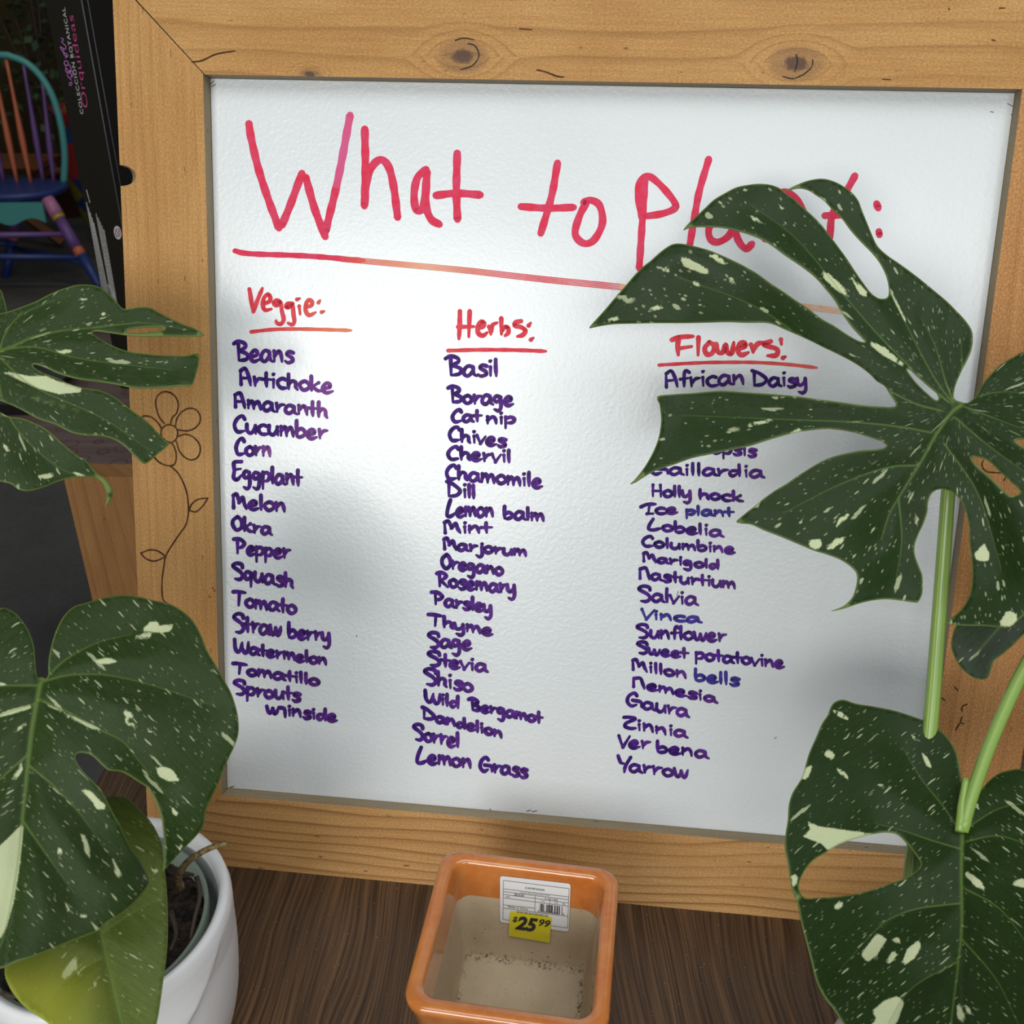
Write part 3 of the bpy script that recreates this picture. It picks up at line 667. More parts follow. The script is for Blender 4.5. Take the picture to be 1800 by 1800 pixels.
ow = lambda x, y: on_wall(x, y, .0006)
oy = lambda x, y: on_wall(x, y, .0018)
def q5(*p): return [(860+x/11.25, 1520+y/11.25) for x, y in p]
text_on('CAMPANIA', 'printed_text', m_print, s1, q5((708, 478), (1095, 525), (712, 440)), ow, label='small printed heading')
text_on('Ceramic Planter Small Square Crate', 'printed_text', m_print, s1, q5((608, 570), (1195, 632), (610, 540)), ow)
text_on('2015-01', 'printed_text', m_print, s1, q5((495, 612), (680, 636), (497, 572)), ow, bold=.01)
text_on('5 155 1543', 'printed_text', m_print, s1, q5((1100, 690), (1350, 722), (1102, 652)), ow)
text_on('ITEM', 'printed_text', m_print, s1, q5((330, 645), (405, 655), (332, 622)), ow)
text_on('Weight', 'printed_text', m_print, s1, q5((1012, 730), (1100, 742), (1013, 706)), ow)
text_on('2.4      lbs', 'printed_text', m_print, s1, q5((1290, 770), (1500, 795), (1292, 742)), ow)
text_on('Made in China', 'printed_text', m_print, s1, q5((368, 848), (762, 898), (372, 815)), ow, label='printed words Made in China')
text_on('0   15917 02384   8', 'printed_text', m_print, s1, q5((960, 935), (1475, 1000), (962, 905)), ow)
text_on('$', 'printed_price', m_print, s2, q5((455, 1135), (560, 1165), (462, 1010)), oy, shear=.25, bold=.012)
text_on('25', 'printed_price', m_print, s2, q5((505, 1280), (958, 1345), (515, 1005)), oy, shear=.3, bold=.04, label='bold black digits 25')
text_on('99', 'printed_price', m_print, s2, q5((975, 1212), (1205, 1250), (985, 1070)), oy, shear=.3, bold=.02, label='small bold digits 99')
text_on('25 HC SSS NS B 000 000 0 00', 'printed_text', m_print, s2, q5((540, 948), (1160, 1032), (543, 922)), oy, bold=.03)

# ------------------------------------------------------------------ leaves
def tps(ctrl):
    C = V3(ctrl, dtype=float); X = C[:, :2]/400; n = len(C)
    def U(r): return np.where(r > 1e-9, r*r*np.log(np.maximum(r, 1e-9)), 0)
    K = U(np.linalg.norm(X[:, None]-X[None], axis=2))+np.eye(n)*.02; P = np.c_[np.ones(n), X]
    A = np.zeros((n+3, n+3)); A[:n, :n] = K; A[:n, n:] = P; A[n:, :n] = P.T
    w = np.linalg.solve(A, np.r_[C[:, 2], 0, 0, 0])
    def f(Q):
        q = np.asarray(Q)/400; return U(np.linalg.norm(q[:, None]-X[None], axis=2)) @ w[:n]+np.c_[np.ones(len(q)), q] @ w[n:]
    return f
def inside(P, poly):
    P = np.asarray(P); poly = np.asarray(poly); r = np.zeros(len(P), bool); j = len(poly)-1
    for i in range(len(poly)):
        a, b = poly[i], poly[j]
        c = ((a[1] > P[:, 1]) != (b[1] > P[:, 1]))
        with np.errstate(divide='ignore', invalid='ignore'):
            xx = (b[0]-a[0])*(P[:, 1]-a[1])/(b[1]-a[1]+1e-12)+a[0]
        r ^= c & (P[:, 0] < xx); j = i
    return r
def seg_dist(P, line):
    P = np.asarray(P, dtype=float); d = np.full(len(P), 1e9); tt = np.zeros(len(P)); L = V3(line, dtype=float); N = len(L)-1
    for i in range(N):
        a, b = L[i], L[i+1]; ab = b-a; t = np.clip(((P-a) @ ab)/(ab @ ab), 0, 1)
        q = np.linalg.norm(P-(a+t[:, None]*ab), axis=1); m = q < d; d = np.where(m, q, d); tt = np.where(m, (i+t)/N, tt)
    return d, tt
def leaf(parent, outline, holes, ctrl, J, veins, blotches, mat, step=8.0, label=None, yellow_mask=None, thick=.0006, ustep=None, bow=.004, name='leaf', uvscale=26.0, udir=None, vw=1.0):
    out = [tuple(p) for p in spline(outline, 7, True)]
    hol = [[tuple(p) for p in spline(h, 6, True)] for h in holes]
    O = V3(out); lo, hi = O.min(0), O.max(0)
    gx = np.arange(lo[0], hi[0], step); gy = np.arange(lo[1], hi[1], step*.866)
    pts = np.array([(x+(step/2 if k % 2 else 0), y) for k, y in enumerate(gy) for x in gx])
    ok = inside(pts, O); d, _ = seg_dist(pts, out+[out[0]]); ok &= d > step*.45
    for h in hol:
        ok &= ~inside(pts, h); dh, _ = seg_dist(pts, h+[h[0]]); ok &= dh > step*.45
    pts = pts[ok]
    vs = [Vector(p) for p in out]; ed = [(i, (i+1) % len(out)) for i in range(len(out))]
    for h in hol:
        n = len(vs); vs += [Vector(p) for p in h]; ed += [(n+i, n+(i+1) % len(h)) for i in range(len(h))]
    vs += [Vector(p) for p in pts]
    vp = []
    for k, ln in enumerate(veins):
        L = spline(ln, 7); w = 4.2 if k == 0 else 2.2
        for i in range(len(L)):
            t = L[min(i+1, len(L)-1)]-L[max(i-1, 0)]; t = t/max(1e-6, np.linalg.norm(t)); nn = V3([-t[1], t[0]]); ww = w*vw*(1-.6*i/len(L))
            vp += [L[i], L[i]+nn*ww*1.25, L[i]-nn*ww*1.25]
    vp = np.array(vp); okv = inside(vp, O); d, _ = seg_dist(vp, out+[out[0]]); okv &= d > 3
    for h in hol:
        okv &= ~inside(vp, h); dh, _ = seg_dist(vp, h+[h[0]]); okv &= dh > 3
    vp = vp[okv]
    if len(vp):
        dd = np.full(len(pts), 1e9)
        for a in range(0, len(vp), 60): dd = np.minimum(dd, np.linalg.norm(pts[:, None]-vp[None, a:a+60], axis=2).min(1))
        vs = vs[:len(vs)-len(pts)]+[Vector(p) for p in pts[dd > 4.0]]+[Vector(p) for p in vp]
    r = geometry.delaunay_2d_cdt(vs, ed, [], 0, 1e-5)
    P = V3([list(p) for p in r[0]]); F = np.array([list(f) for f in r[2]])
    cen = P[F].mean(1); keep = inside(cen, O)
    for h in hol: keep &= ~inside(cen, h)
    F = F[keep]
    used = np.unique(F); remap = -np.ones(len(P), int); remap[used] = np.arange(len(used)); P = P[used]; F = remap[F]
    # orient toward the camera
    a, b, c = P[F[:, 0]], P[F[:, 1]], P[F[:, 2]]
    ar = (b[:, 0]-a[:, 0])*(c[:, 1]-a[:, 1])-(b[:, 1]-a[:, 1])*(c[:, 0]-a[:, 0]); F[ar > 0] = F[ar > 0][:, ::-1]
    zc = tps(ctrl)(P)
    vein = np.zeros(len(P)); groove = np.zeros(len(P)); dmin = np.full(len(P), 1e9)
    for k, ln in enumerate(veins):
        L = [tuple(p) for p in spline(ln, 12)] if len(ln) > 2 else ln
        d, t = seg_dist(P, L); w = (4.2 if k == 0 else 2.2)*vw*(1.0-.6*t)*1.25
        vein = np.maximum(vein, np.clip(1.15-d/w*1.15, 0, 1)*(1 if k == 0 else .8)*(1-.5*t))
        groove = np.maximum(groove, np.exp(-(d/(11.0 if k == 0 else 7.0))**2)*(1.0 if k == 0 else .6)*(1-.6*t)); dmin = np.minimum(dmin, d)
    puff = -bow*(1-np.exp(-(dmin/38)**2))
    zc = zc+groove*.0018+puff
    blot = np.full(len(P), -30.0)
    for bl in blotches:
        i = inside(P, bl); d, _ = seg_dist(P, list(bl)+[bl[0]]); blot = np.maximum(blot, np.where(i, np.minimum(d, 8)+.8, -d))
    edge, _ = seg_dist(P, out+[out[0]])
    for h in hol:
        d, _ = seg_dist(P, h+[h[0]]); edge = np.minimum(edge, d)
    Jv = V3(J, dtype=float); dv = P-Jv; rad = np.linalg.norm(dv, axis=1)
    if udir is None:
        th = np.arctan2(dv[:, 1], dv[:, 0]); u = rad/uvscale; v = th*260/uvscale
    else:
        ax = V3(udir, dtype=float); ax /= np.linalg.norm(ax); side = dv @ V3([-ax[1], ax[0]]); al = dv @ ax
        u = np.abs(side)/uvscale*1.15; v = (al-np.abs(side)*.75)/uvscale+np.where(side > 0, 40, 0)
    sh = np.array([yellow_mask(x, y) for x, y in P]) if yellow_mask else np.zeros(len(P))
    W = np.array([at(x, y, z) for (x, y), z in zip(P, zc)])
    o = obj(name, W, F, mat, parent, uv=np.c_[u, v], attrs={'vein': vein, 'blotch': blot, 'edge': edge, 'yellow_mask': sh}, label=label)
    m = o.modifiers.new('thickness', 'SOLIDIFY'); m.thickness = thick; m.offset = -1
    return o
def ztube(parent, pts, mat, r, name='petiole', label=None, n=14, flat=1.0, step=.012):
    """pts: (px, py, zc) or world points"""
    P = [at(*p) if max(abs(p[0]), abs(p[1])) > 5 else V3(p, dtype=float) for p in pts]
    S = spline(P, step); m = len(S)
    rr = [r[0]+(r[1]-r[0])*i/(m-1) for i in range(m)]
    bm = MB(); bm.tube(S, rr, n, flat=flat)
    uv = [(k/n, i*step) for i in range(m) for k in range(n)]
    return obj(name, bm.v, bm.f, mat, parent, uv=uv, label=label)
def sz(ox, oy, s, *polys): return [[(ox+x/s, oy+y/s) for x, y in p] for p in polys]

# --- pots of the two plants
def white_mat(name, c):
    M = Mat(name, .30, c, .5); n = M.noise(M.coords('Object'), 260, 2); M.bump(n, .05, .0004); return M.m
m_white = white_mat('white_ceramic', (.88, .88, .87))
def soil_mat():
    M = Mat('dark_potting_soil', .85, (.02, .013, .009), .3); co = M.coords('Object'); n = M.noise(co, 120, 4, .7); n2 = M.noise(co, 320, 1)
    c = M.mix(M.rng(n, .4, .7), (.010, .007, .006), (.065, .042, .028)); c = M.mix(M.rng(n2, .76, .80), c, (.55, .50, .42)); M.color(c); M.bump(n, .9, .004); return M.m
m_soil = soil_mat()
def round_pot(root, c, R, Hh, mat, twist=True, inner=.9):
    n = 240; L = []
    prof = [(.70, 0), (.76, .02), (.82, .12), (.87, .22), (.91, .32), (.94, .42), (.965, .52), (.985, .62), (1.0, .72), (1.005, .80), (1.005, .88), (1.0, .93), (.985, .975), (.965, 1.0), (.935, 1.0), (.905, .985), (.893, .95), (.888, .90), (.87, .80), (.83, .55)]
    fine = []
    for (r0, z0), (r1, z1) in zip(prof[:-1], prof[1:]):
        m = 6 if z1 < .95 and r1 >= r0-.02 else 1
        fine += [(r0+(r1-r0)*j/m, z0+(z1-z0)*j/m, z1 < .94 and r1 >= r0-.02) for j in range(m)]
    fine.append((*prof[-1], False))
    for k, (r, z, outer) in enumerate(fine):
        ring = []
        for i in range(n):
            th = 2*math.pi*i/n; rr = R*r
            if twist and outer:
                # broad diagonal facets that wrap round the outside
                ph = (th*4/(2*math.pi)-z*1.1+.10) % 1.0; pz = ph if ph < .94 else (1-ph)/.06*.94; rr *= 1+.075*(pz-.75)*max(0, min(1, (.93-z)*5))
            ring.append(V3([c[0]+rr*math.cos(th), c[1]+rr*math.sin(th), c[2]+Hh*z]))
        L.append(ring)
    bm = MB(); bm.loops(L, True, True); return bm.build('outer_pot', mat, root)
def soil_disc(root, c, R, z):
    bm = bmesh.new(); bmesh.ops.create_grid(bm, x_segments=70, y_segments=70, size=R)
    for v in list(bm.verts):
        if v.co.length > R: bm.verts.remove(v)
    from mathutils import noise
    V = []; idx = {}
    for v in bm.verts:
        h = noise.noise(v.co*90)*.005+noise.noise(v.co*260)*.004+random.uniform(-.001, .001)
        idx[v] = len(V); V.append((c[0]+v.co.x, c[1]+v.co.y, z+h))
    F = [tuple(idx[v] for v in f.verts) for f in bm.faces]; bm.free()
    return obj('soil', V, F, m_soil, root, kind='stuff')

LR = .150; PL = on_z(180, 1594, TZ+LR); PLc = V3([PL[0], PL[1], TZ]); RP = .0865
left = empty('potted_monstera', PLc, 'variegated monstera in a white ceramic pot at the lower left of the whiteboard', 'plant')
round_pot(left, PLc, RP, LR, m_white)
# nursery liner
m_liner = flat_mat('grey_green_liner', (.22, .27, .22), .4)
bm = MB(); Lr = []
for r, z in ((.60, .02), (.815, .930), (.825, .945), (.84, .945), (.84, .92), (.79, .80)):
    pass
for r, z in ((.845, .80), (.85, .915), (.835, .925), (.815, .915), (.80, .78)):
    Lr.append([V3([PLc[0]-.004+RP*r*math.cos(t), PLc[1]+RP*r*math.sin(t), TZ+LR*z]) for t in np.linspace(0, 2*math.pi, 65)[:-1]])
bm.loops(Lr); bm.build('nursery_liner', m_liner, left)
soil_disc(left, PLc, RP*.81, TZ+LR*.80)
m_root = Mat('aerial_root_brown', .6, (.13, .085, .035), .3); _n = m_root.noise(m_root.coords('Object'), 300, 3)
m_root.color(m_root.mix(m_root.rng(_n, .35, .65), (.085, .052, .022), (.24, .18, .075))); m_root.bump(_n, .6, .001); m_root = m_root.m
ztube(left, [(318, 1560, .685), (314, 1540, .672), (330, 1515, .664), (358, 1496, .660), (382, 1486, .658), (394, 1483, .657), (397, 1480, .657)], m_root, (.0027, .0017), 'aerial_root', 'knobbly brown aerial root over the rim', 10, step=.004)
m_root_dark = flat_mat('dark_buried_root', (.045, .030, .018), .7)
for i, pp in enumerate([[(345, 1540, .697), (352, 1570, .695), (343, 1610, .69), (335, 1650, .685)], [(300, 1525, .70), (318, 1533, .695), (340, 1538, .70)], [(300, 1600, .70), (310, 1640, .69), (300, 1670, .68)], [(5, 1745, .62), (30, 1752, .62), (60, 1740, .63)]]):
    ztube(left, pp, m_root_dark, (.0018, .0012), 'root', None, 8, step=.006)

# --- right-hand plant pot (only a sliver shows)
m_pink_pot = flat_mat('pinkish_grey_pot', (.50, .44, .43), .5)
PR = on_z(1660, 1905, TZ+.125); PRc = V3([PR[0], PR[1], TZ])
right = empty('potted_monstera', PRc, 'tall variegated monstera with big split leaves reaching over the right half of the whiteboard', 'plant')
round_pot(right, PRc, .070, .125, m_pink_pot, False)
soil_disc(right, PRc, .070*.84, TZ+.10)

# --- leaf A: big split leaf over the board
A_out = [(1677, 700), (1679, 680), (1689, 655), (1699, 635), (1708, 613), (1710, 591), (1707, 578), (1696, 562), (1682, 547), (1664, 529), (1640, 509), (1613, 487), (1582, 464), (1560, 449), (1543, 433),
 (1533, 413), (1524, 391), (1515, 369), (1509, 353), (1498, 339), (1482, 327), (1464, 318), (1444, 314), (1422, 317), (1405, 323), (1390, 330), (1379, 336), (1390, 334), (1404, 331), (1420, 334), (1433, 342), (1449, 353), (1464, 369), (1480, 384),
 (1495, 404), (1511, 422), (1529, 440), (1542, 455), (1553, 473), (1560, 491), (1563, 511), (1561, 521), (1555, 525), (1544, 524), (1531, 515), (1518, 498), (1502, 475), (1489, 455), (1473, 433), (1458, 413), (1442, 393), (1427, 378),
 (1409, 362), (1396, 350), (1382, 340), (1369, 330), (1353, 324.5), (1333, 323), (1315, 325), (1295, 329), (1275, 339), (1255, 351), (1240, 365), (1224, 380), (1211, 392), (1201, 404.5), (1210, 401), (1224, 399), (1244, 399), (1267, 400),
 (1289, 404), (1311, 410), (1333, 418), (1355, 430), (1378, 447), (1400, 462), (1413, 471), (1433, 487), (1451, 507), (1467, 527), (1480, 549), (1495, 571), (1511, 589), (1521, 600), (1515, 601), (1507, 598), (1489, 588), (1467, 573), (1444, 560),
 (1422, 543), (1400, 528.5), (1378, 513), (1355, 498), (1333, 482), (1311, 469), (1289, 458), (1267, 448), (1244, 439), (1222, 433), (1204, 429), (1189, 428), (1178, 431), (1162, 442), (1144, 458), (1131, 468), (1115, 484), (1098, 504),
 (1082, 522), (1067, 540), (1051, 558), (1040, 570), (1036, 577), (1051, 574), (1078, 570), (1111, 569), (1155, 568), (1200, 568), (1244, 567), (1278, 566), (1311, 567), (1344, 567), (1360, 570), (1378, 578), (1400, 588), (1422, 598), (1444, 609),
 (1467, 620), (1489, 631), (1511, 644), (1529, 658), (1542, 671), (1554, 678), (1564, 692), (1573, 705), (1575, 712), (1570, 715), (1554, 715), (1517, 712.5), (1478, 707), (1439, 702), (1405, 697), (1361, 693), (1317, 690), (1272, 687), (1250, 688),
 (1217, 691), (1183, 693), (1155, 697), (1159, 710), (1162, 734), (1161, 750), (1158, 768), (1151, 788), (1141, 808), (1128, 828), (1114, 845), (1107, 851), (1117, 848), (1139, 834), (1161, 824), (1183, 817), (1217, 805), (1250, 798), (1283, 791), (1317, 784),
 (1339, 777), (1361, 770), (1394, 761), (1426, 756), (1452, 754), (1478, 756), (1504, 761), (1530, 769), (1549, 776), (1557, 782), (1554, 787), (1538, 790), (1512, 792), (1486, 797), (1460, 804), (1435, 816), (1400, 838), (1383, 850), (1361, 863),
 (1339, 879), (1317, 897), (1301, 910), (1294, 917), (1303, 920), (1321, 922), (1343, 932), (1372, 943), (1405, 957), (1432, 968), (1452, 974), (1478, 984), (1497, 997), (1506, 1008), (1507, 1021), (1503, 1039), (1497, 1052), (1483, 1065), (1461, 1074),
 (1483, 1070), (1510, 1061), (1536, 1055), (1562, 1053), (1588, 1056), (1609, 1059), (1615, 1057), (1621, 1044), (1622, 1028), (1621, 1010), (1614, 992), (1608, 974), (1608, 958), (1614, 940), (1623, 921), (1630, 900), (1631, 885), (1634, 874), (1640, 865),
 (1653, 860), (1669, 863), (1679, 869), (1690, 882), (1698, 901), (1703, 924), (1704, 950), (1707, 976), (1709, 1002), (1708, 1029), (1703, 1049), (1692, 1068), (1677, 1083), (1662, 1094), (1677, 1098), (1700, 1100), (1726, 1100), (1752, 1102), (1776, 1102),
 (1789, 1091), (1802, 1079), (1840, 1040), (1890, 1010), (1925, 950), (1930, 880), (1905, 850), (1950, 800), (1965, 720), (1930, 650), (1880, 620), (1840, 612), (1800, 618), (1782, 627), (1760, 640), (1744, 655), (1733, 667), (1724, 680), (1713, 699), (1700, 708), (1688, 706)]
A_holes = [[(1594, 650), (1609, 671), (1624, 686), (1644, 703), (1650, 701), (1647, 692), (1632, 679), (1614, 663), (1600, 650)],
 [(1707, 804), (1716, 803), (1737, 810), (1758, 830), (1778, 848), (1794, 864), (1785, 871), (1776, 872), (1760, 859), (1739, 838), (1718, 820)],
 [(1784, 774), (1802, 773), (1825, 782), (1850, 800), (1830, 800), (1802, 788), (1792, 782)]]
A_ctrl = [(1675, 706, .640), (1600, 800, .645), (1540, 940, .655), (1465, 1074, .640), (1300, 917, .668), (1110, 850, .700), (1155, 700, .705), (1350, 730, .675), (1036, 577, .715), (1200, 440, .690), (1200, 560, .705), (1400, 560, .668), (1540, 640, .648),
 (1201, 404, .700), (1320, 325, .695), (1480, 500, .665), (1380, 336, .700), (1450, 320, .690), (1540, 440, .680), (1640, 560, .660), (1710, 590, .650), (1620, 1050, .650), (1760, 1100, .620), (1700, 950, .640), (1800, 800, .615), (1960, 750, .600), (1900, 1000, .605), (1800, 620, .630)]
A_veins = [[(1690, 712), (1672, 726), (1645, 765), (1620, 810), (1595, 850), (1565, 900), (1550, 945)],
 [(1675, 706), (1662, 670), (1645, 612), (1620, 560)], [(1672, 706), (1640, 660), (1600, 585), (1560, 505)], [(1668, 708), (1610, 655), (1545, 590), (1480, 515), (1400, 420), (1320, 360)], [(1655, 722), (1610, 710), (1560, 685), (1500, 650), (1430, 608), (1330, 540), (1200, 490)],
 [(1635, 760), (1580, 750), (1500, 742), (1400, 738), (1200, 730)], [(1615, 818), (1560, 822), (1480, 850), (1380, 900)], [(1580, 880), (1585, 950), (1575, 1020)], [(1688, 712), (1740, 732), (1800, 755)], [(1680, 735), (1740, 785), (1830, 850)], [(1660, 780), (1720, 870), (1760, 1000)], [(1690, 706), (1750, 690), (1800, 690)],
 [(1677, 704), (1690, 660), (1690, 600)]]
A_bl = sz(1000, 280, 4.5, [(880, 775), (930, 780), (1100, 870), (1100, 905), (1060, 905), (910, 845)], [(685, 850), (790, 860), (800, 890), (740, 880)], [(1080, 740), (1170, 755), (1260, 830), (1200, 825)],
 [(1220, 905), (1290, 930), (1330, 1020), (1280, 980), (1260, 935)], [(1410, 440), (1480, 460), (1545, 510), (1480, 495)], [(1620, 330), (1710, 395), (1680, 390)], [(620, 1190), (700, 1155), (770, 1160), (700, 1190), (630, 1205)],
 [(260, 1290), (380, 1240), (430, 1250), (340, 1285)], [(980, 965), (1040, 985), (1040, 1005), (990, 990)], [(1370, 230), (1420, 245), (1390, 260)], [(1335, 345), (1380, 375), (1360, 378)])
A_bl += sz(1400, 280, 4.5, [(165, 870), (260, 910), (380, 1020), (420, 1095), (300, 1020), (210, 930)], [(430, 930), (490, 980), (560, 1060), (550, 1100), (500, 1060)], [(740, 1040), (790, 1110), (870, 1290), (850, 1270), (790, 1150)], [(860, 1080), (930, 1175), (900, 1140)],
 [(560, 1430), (700, 1490), (850, 1620), (870, 1650), (700, 1560), (600, 1480)])
A_bl += sz(1050, 650, 4.5, [(1185, 430), (1380, 388), (1390, 405), (1200, 450)])
A_bl += sz(1400, 650, 3.83, [(265, 1060), (290, 1000), (370, 960), (350, 990)], [(0, 1040), (80, 980), (40, 1025)], [(200, 1210), (260, 1140), (340, 1120), (310, 1160), (230, 1210)], [(80, 1150), (160, 1140), (175, 1190), (130, 1210), (90, 1190)], [(330, 665), (430, 655), (360, 680)],
 [(790, 960), (825, 1010), (810, 1070)], [(1200, 1240), (1260, 1170), (1300, 1240), (1290, 1290), (1210, 1280)], [(1370, 1700), (1420, 1620), (1480, 1640), (1485, 1690), (1440, 1730), (1350, 1725)], [(-60, 440), (0, 400), (130, 372), (60, 400), (0, 430)], [(1340, 790), (1400, 830), (1370, 830)])
leaf(right, A_out, A_holes, A_ctrl, (1683, 716), A_veins, A_bl, m_leaf, 7.5, 'largest leaf, deeply split into long lobes')
# --- leaf E: bottom right, holed heart-shaped leaf
E_out = [(1689, 1464), (1681, 1455), (1683, 1436), (1690, 1411), (1692, 1386), (1689, 1364), (1686, 1345), (1682, 1325), (1672, 1305), (1657, 1287), (1637, 1272), (1612, 1262), (1575, 1250), (1537, 1242), (1505, 1237), (1482, 1230), (1466, 1235), (1459, 1246), (1455, 1257),
 (1445, 1272), (1435, 1295), (1422, 1325), (1415, 1350), (1408, 1370), (1394, 1392), (1387, 1414), (1385, 1442), (1381, 1467), (1380, 1489), (1386, 1522), (1390, 1550), (1396, 1572), (1403, 1592), (1407, 1614), (1414, 1642), (1425, 1683), (1436, 1725), (1450, 1753), (1467, 1775),
 (1480, 1796), (1510, 1840), (1560, 1885), (1620, 1925), (1670, 1950), (1720, 1930), (1800, 1880), (1880, 1780), (1930, 1650), (1935, 1520), (1900, 1420), (1850, 1370), (1800, 1353), (1778, 1353), (1755, 1360), (1736, 1375), (1719, 1397), (1708, 1419), (1700, 1447), (1696, 1461)]
E_hole = [(1411, 1537), (1428, 1514), (1450, 1500), (1472, 1486), (1500, 1475), (1539, 1465), (1561, 1463), (1578, 1467), (1594, 1482), (1608, 1500), (1619, 1519), (1608, 1533), (1592, 1543), (1564, 1553), (1522, 1567), (1480, 1575), (1439, 1578), (1414, 1578), (1404, 1560)]
E_ctrl = [(1690, 1462, .640), (1690, 1620, .610), (1670, 1800, .560), (1670, 1940, .520), (1560, 1300, .690), (1480, 1240, .705), (1440, 1340, .675), (1385, 1480, .640), (1420, 1650, .600), (1480, 1790, .565), (1620, 1300, .690), (1690, 1380, .665), (1560, 1480, .650), (1800, 1360, .640), (1930, 1550, .590), (1850, 1800, .540), (1720, 1400, .650), (1550, 1650, .615)]
E_veins = [[(1692, 1462), (1690, 1540), (1691, 1620), (1684, 1700), (1672, 1800), (1668, 1900)], [(1688, 1492), (1640, 1478), (1590, 1461), (1540, 1448)], [(1686, 1588), (1620, 1596), (1580, 1608), (1545, 1630), (1480, 1700)], [(1686, 1462), (1660, 1420), (1620, 1370), (1590, 1320)], [(1694, 1480), (1760, 1470), (1840, 1500)],
 [(1692, 1560), (1760, 1600), (1820, 1680)], [(1684, 1690), (1600, 1740), (1550, 1820)], [(1690, 1650), (1750, 1720), (1790, 1800)], [(1700, 1455), (1760, 1420), (1830, 1410)]]
E_bl = sz(1300, 1350, 3.6, [(770, 1180), (870, 1045), (930, 1080), (870, 1180), (810, 1228)], [(955, 1100), (1000, 1065), (1025, 1110)], [(1030, 1240), (1060, 1150), (1130, 1090), (1150, 1120), (1110, 1200), (1045, 1245)], [(920, 1240), (960, 1165), (1010, 1165), (960, 1230)],
 [(840, 1540), (920, 1470), (1000, 1445), (1040, 1480), (1000, 1600), (960, 1660), (820, 1640), (870, 1590)], [(430, 340), (500, 370), (600, 385), (750, 405), (850, 418), (760, 445), (560, 520), (520, 480), (400, 430), (450, 390)], [(325, 680), (370, 670), (360, 750), (335, 745)], [(600, 870), (640, 840), (660, 865), (610, 905)],
 [(1425, 640), (1530, 720), (1550, 770), (1500, 755), (1430, 680)], [(1420, 550), (1490, 590), (1430, 590)], [(1375, 1470), (1400, 1500), (1430, 1620), (1380, 1580)], [(1430, 1480), (1475, 1560), (1440, 1550)], [(610, 0), (660, 20), (695, 75), (640, 40)], [(865, 95), (940, 118), (880, 120)], [(405, 5), (470, -20), (430, 60), (385, 90)],
 [(1715, 730), (1780, 700), (1850, 720), (1800, 760)])
E_bl += sz(1350, 900, 4, [(400, 1690), (435, 1670), (470, 1710), (440, 1740), (400, 1710)], [(1000, 1560), (1060, 1600), (1070, 1620), (1040, 1610)], [(455, 1390), (520, 1410), (580, 1465), (500, 1440)], [(1080, 1690), (1130, 1740), (1150, 1800), (1110, 1780)])
leaf(right, E_out, [E_hole], E_ctrl, (1690, 1440), E_veins, E_bl, m_leaf, 7.5, 'broad heart-shaped leaf with one large hole, in front of the others', udir=(0, 1), uvscale=26)
# --- leaf F: small dark leaf behind
F_out = [(1680, 1100), (1674, 1117), (1672, 1137), (1680, 1160), (1692, 1177), (1710, 1191), (1727, 1195), (1737, 1191), (1741, 1180), (1747, 1162), (1760, 1152), (1780, 1135), (1800, 1115), (1840, 1080), (1860, 1030), (1820, 1000), (1750, 1020), (1700, 1060)]
leaf(right, F_out, [], [(1680, 1110, .70), (1740, 1190, .69), (1800, 1100, .68), (1850, 1030, .665), (1750, 1030, .675)], (1850, 1030), [[(1855, 1030), (1780, 1080), (1715, 1150)]], [], m_leaf_dark, 8, 'small dark leaf curling behind the largest one')
# petioles
rc = lambda dx, dy, z: (PRc[0]+dx, PRc[1]+dy, TZ+z)
ztube(right, [(1683, 712, .644), (1675, 790, .662), (1667, 863, .680), (1651, 1080, .690), (1636, 1270, .690), (1620, 1400, .690), (1604, 1520, .680), (1592, 1680, .660), (1600, 1800, .645), rc(-.02, .01, .10)], m_pet, (.0046, .0058), 'petiole', 'thick lime green leaf stalk rising over the board edge')
ztube(right, [(1691, 1462, .642), (1703, 1415, .648), (1718, 1370, .652), (1737, 1316, .656), (1767, 1245, .660), (1802, 1172, .664), (1850, 1100, .668), (1920, 1120, .665), (1950, 1300, .660), (1900, 1600, .655), (1780, 1800, .645), rc(.02, .01, .10)], m_pet, (.0042, .0048), 'petiole', 'green leaf stalk arching down to the holed leaf')
ztube(right, [(1687, 1462, .640), (1690, 1420, .648), (1695, 1390, .6525), (1698, 1368, .6545)], m_pet, (.0030, .0022), 'petiole_sheath')
ztube(right, [(1850, 1035, .668), (1890, 1200, .690), (1860, 1500, .69), (1760, 1750, .66), rc(0, .02, .10)], m_pet, (.0022, .003))

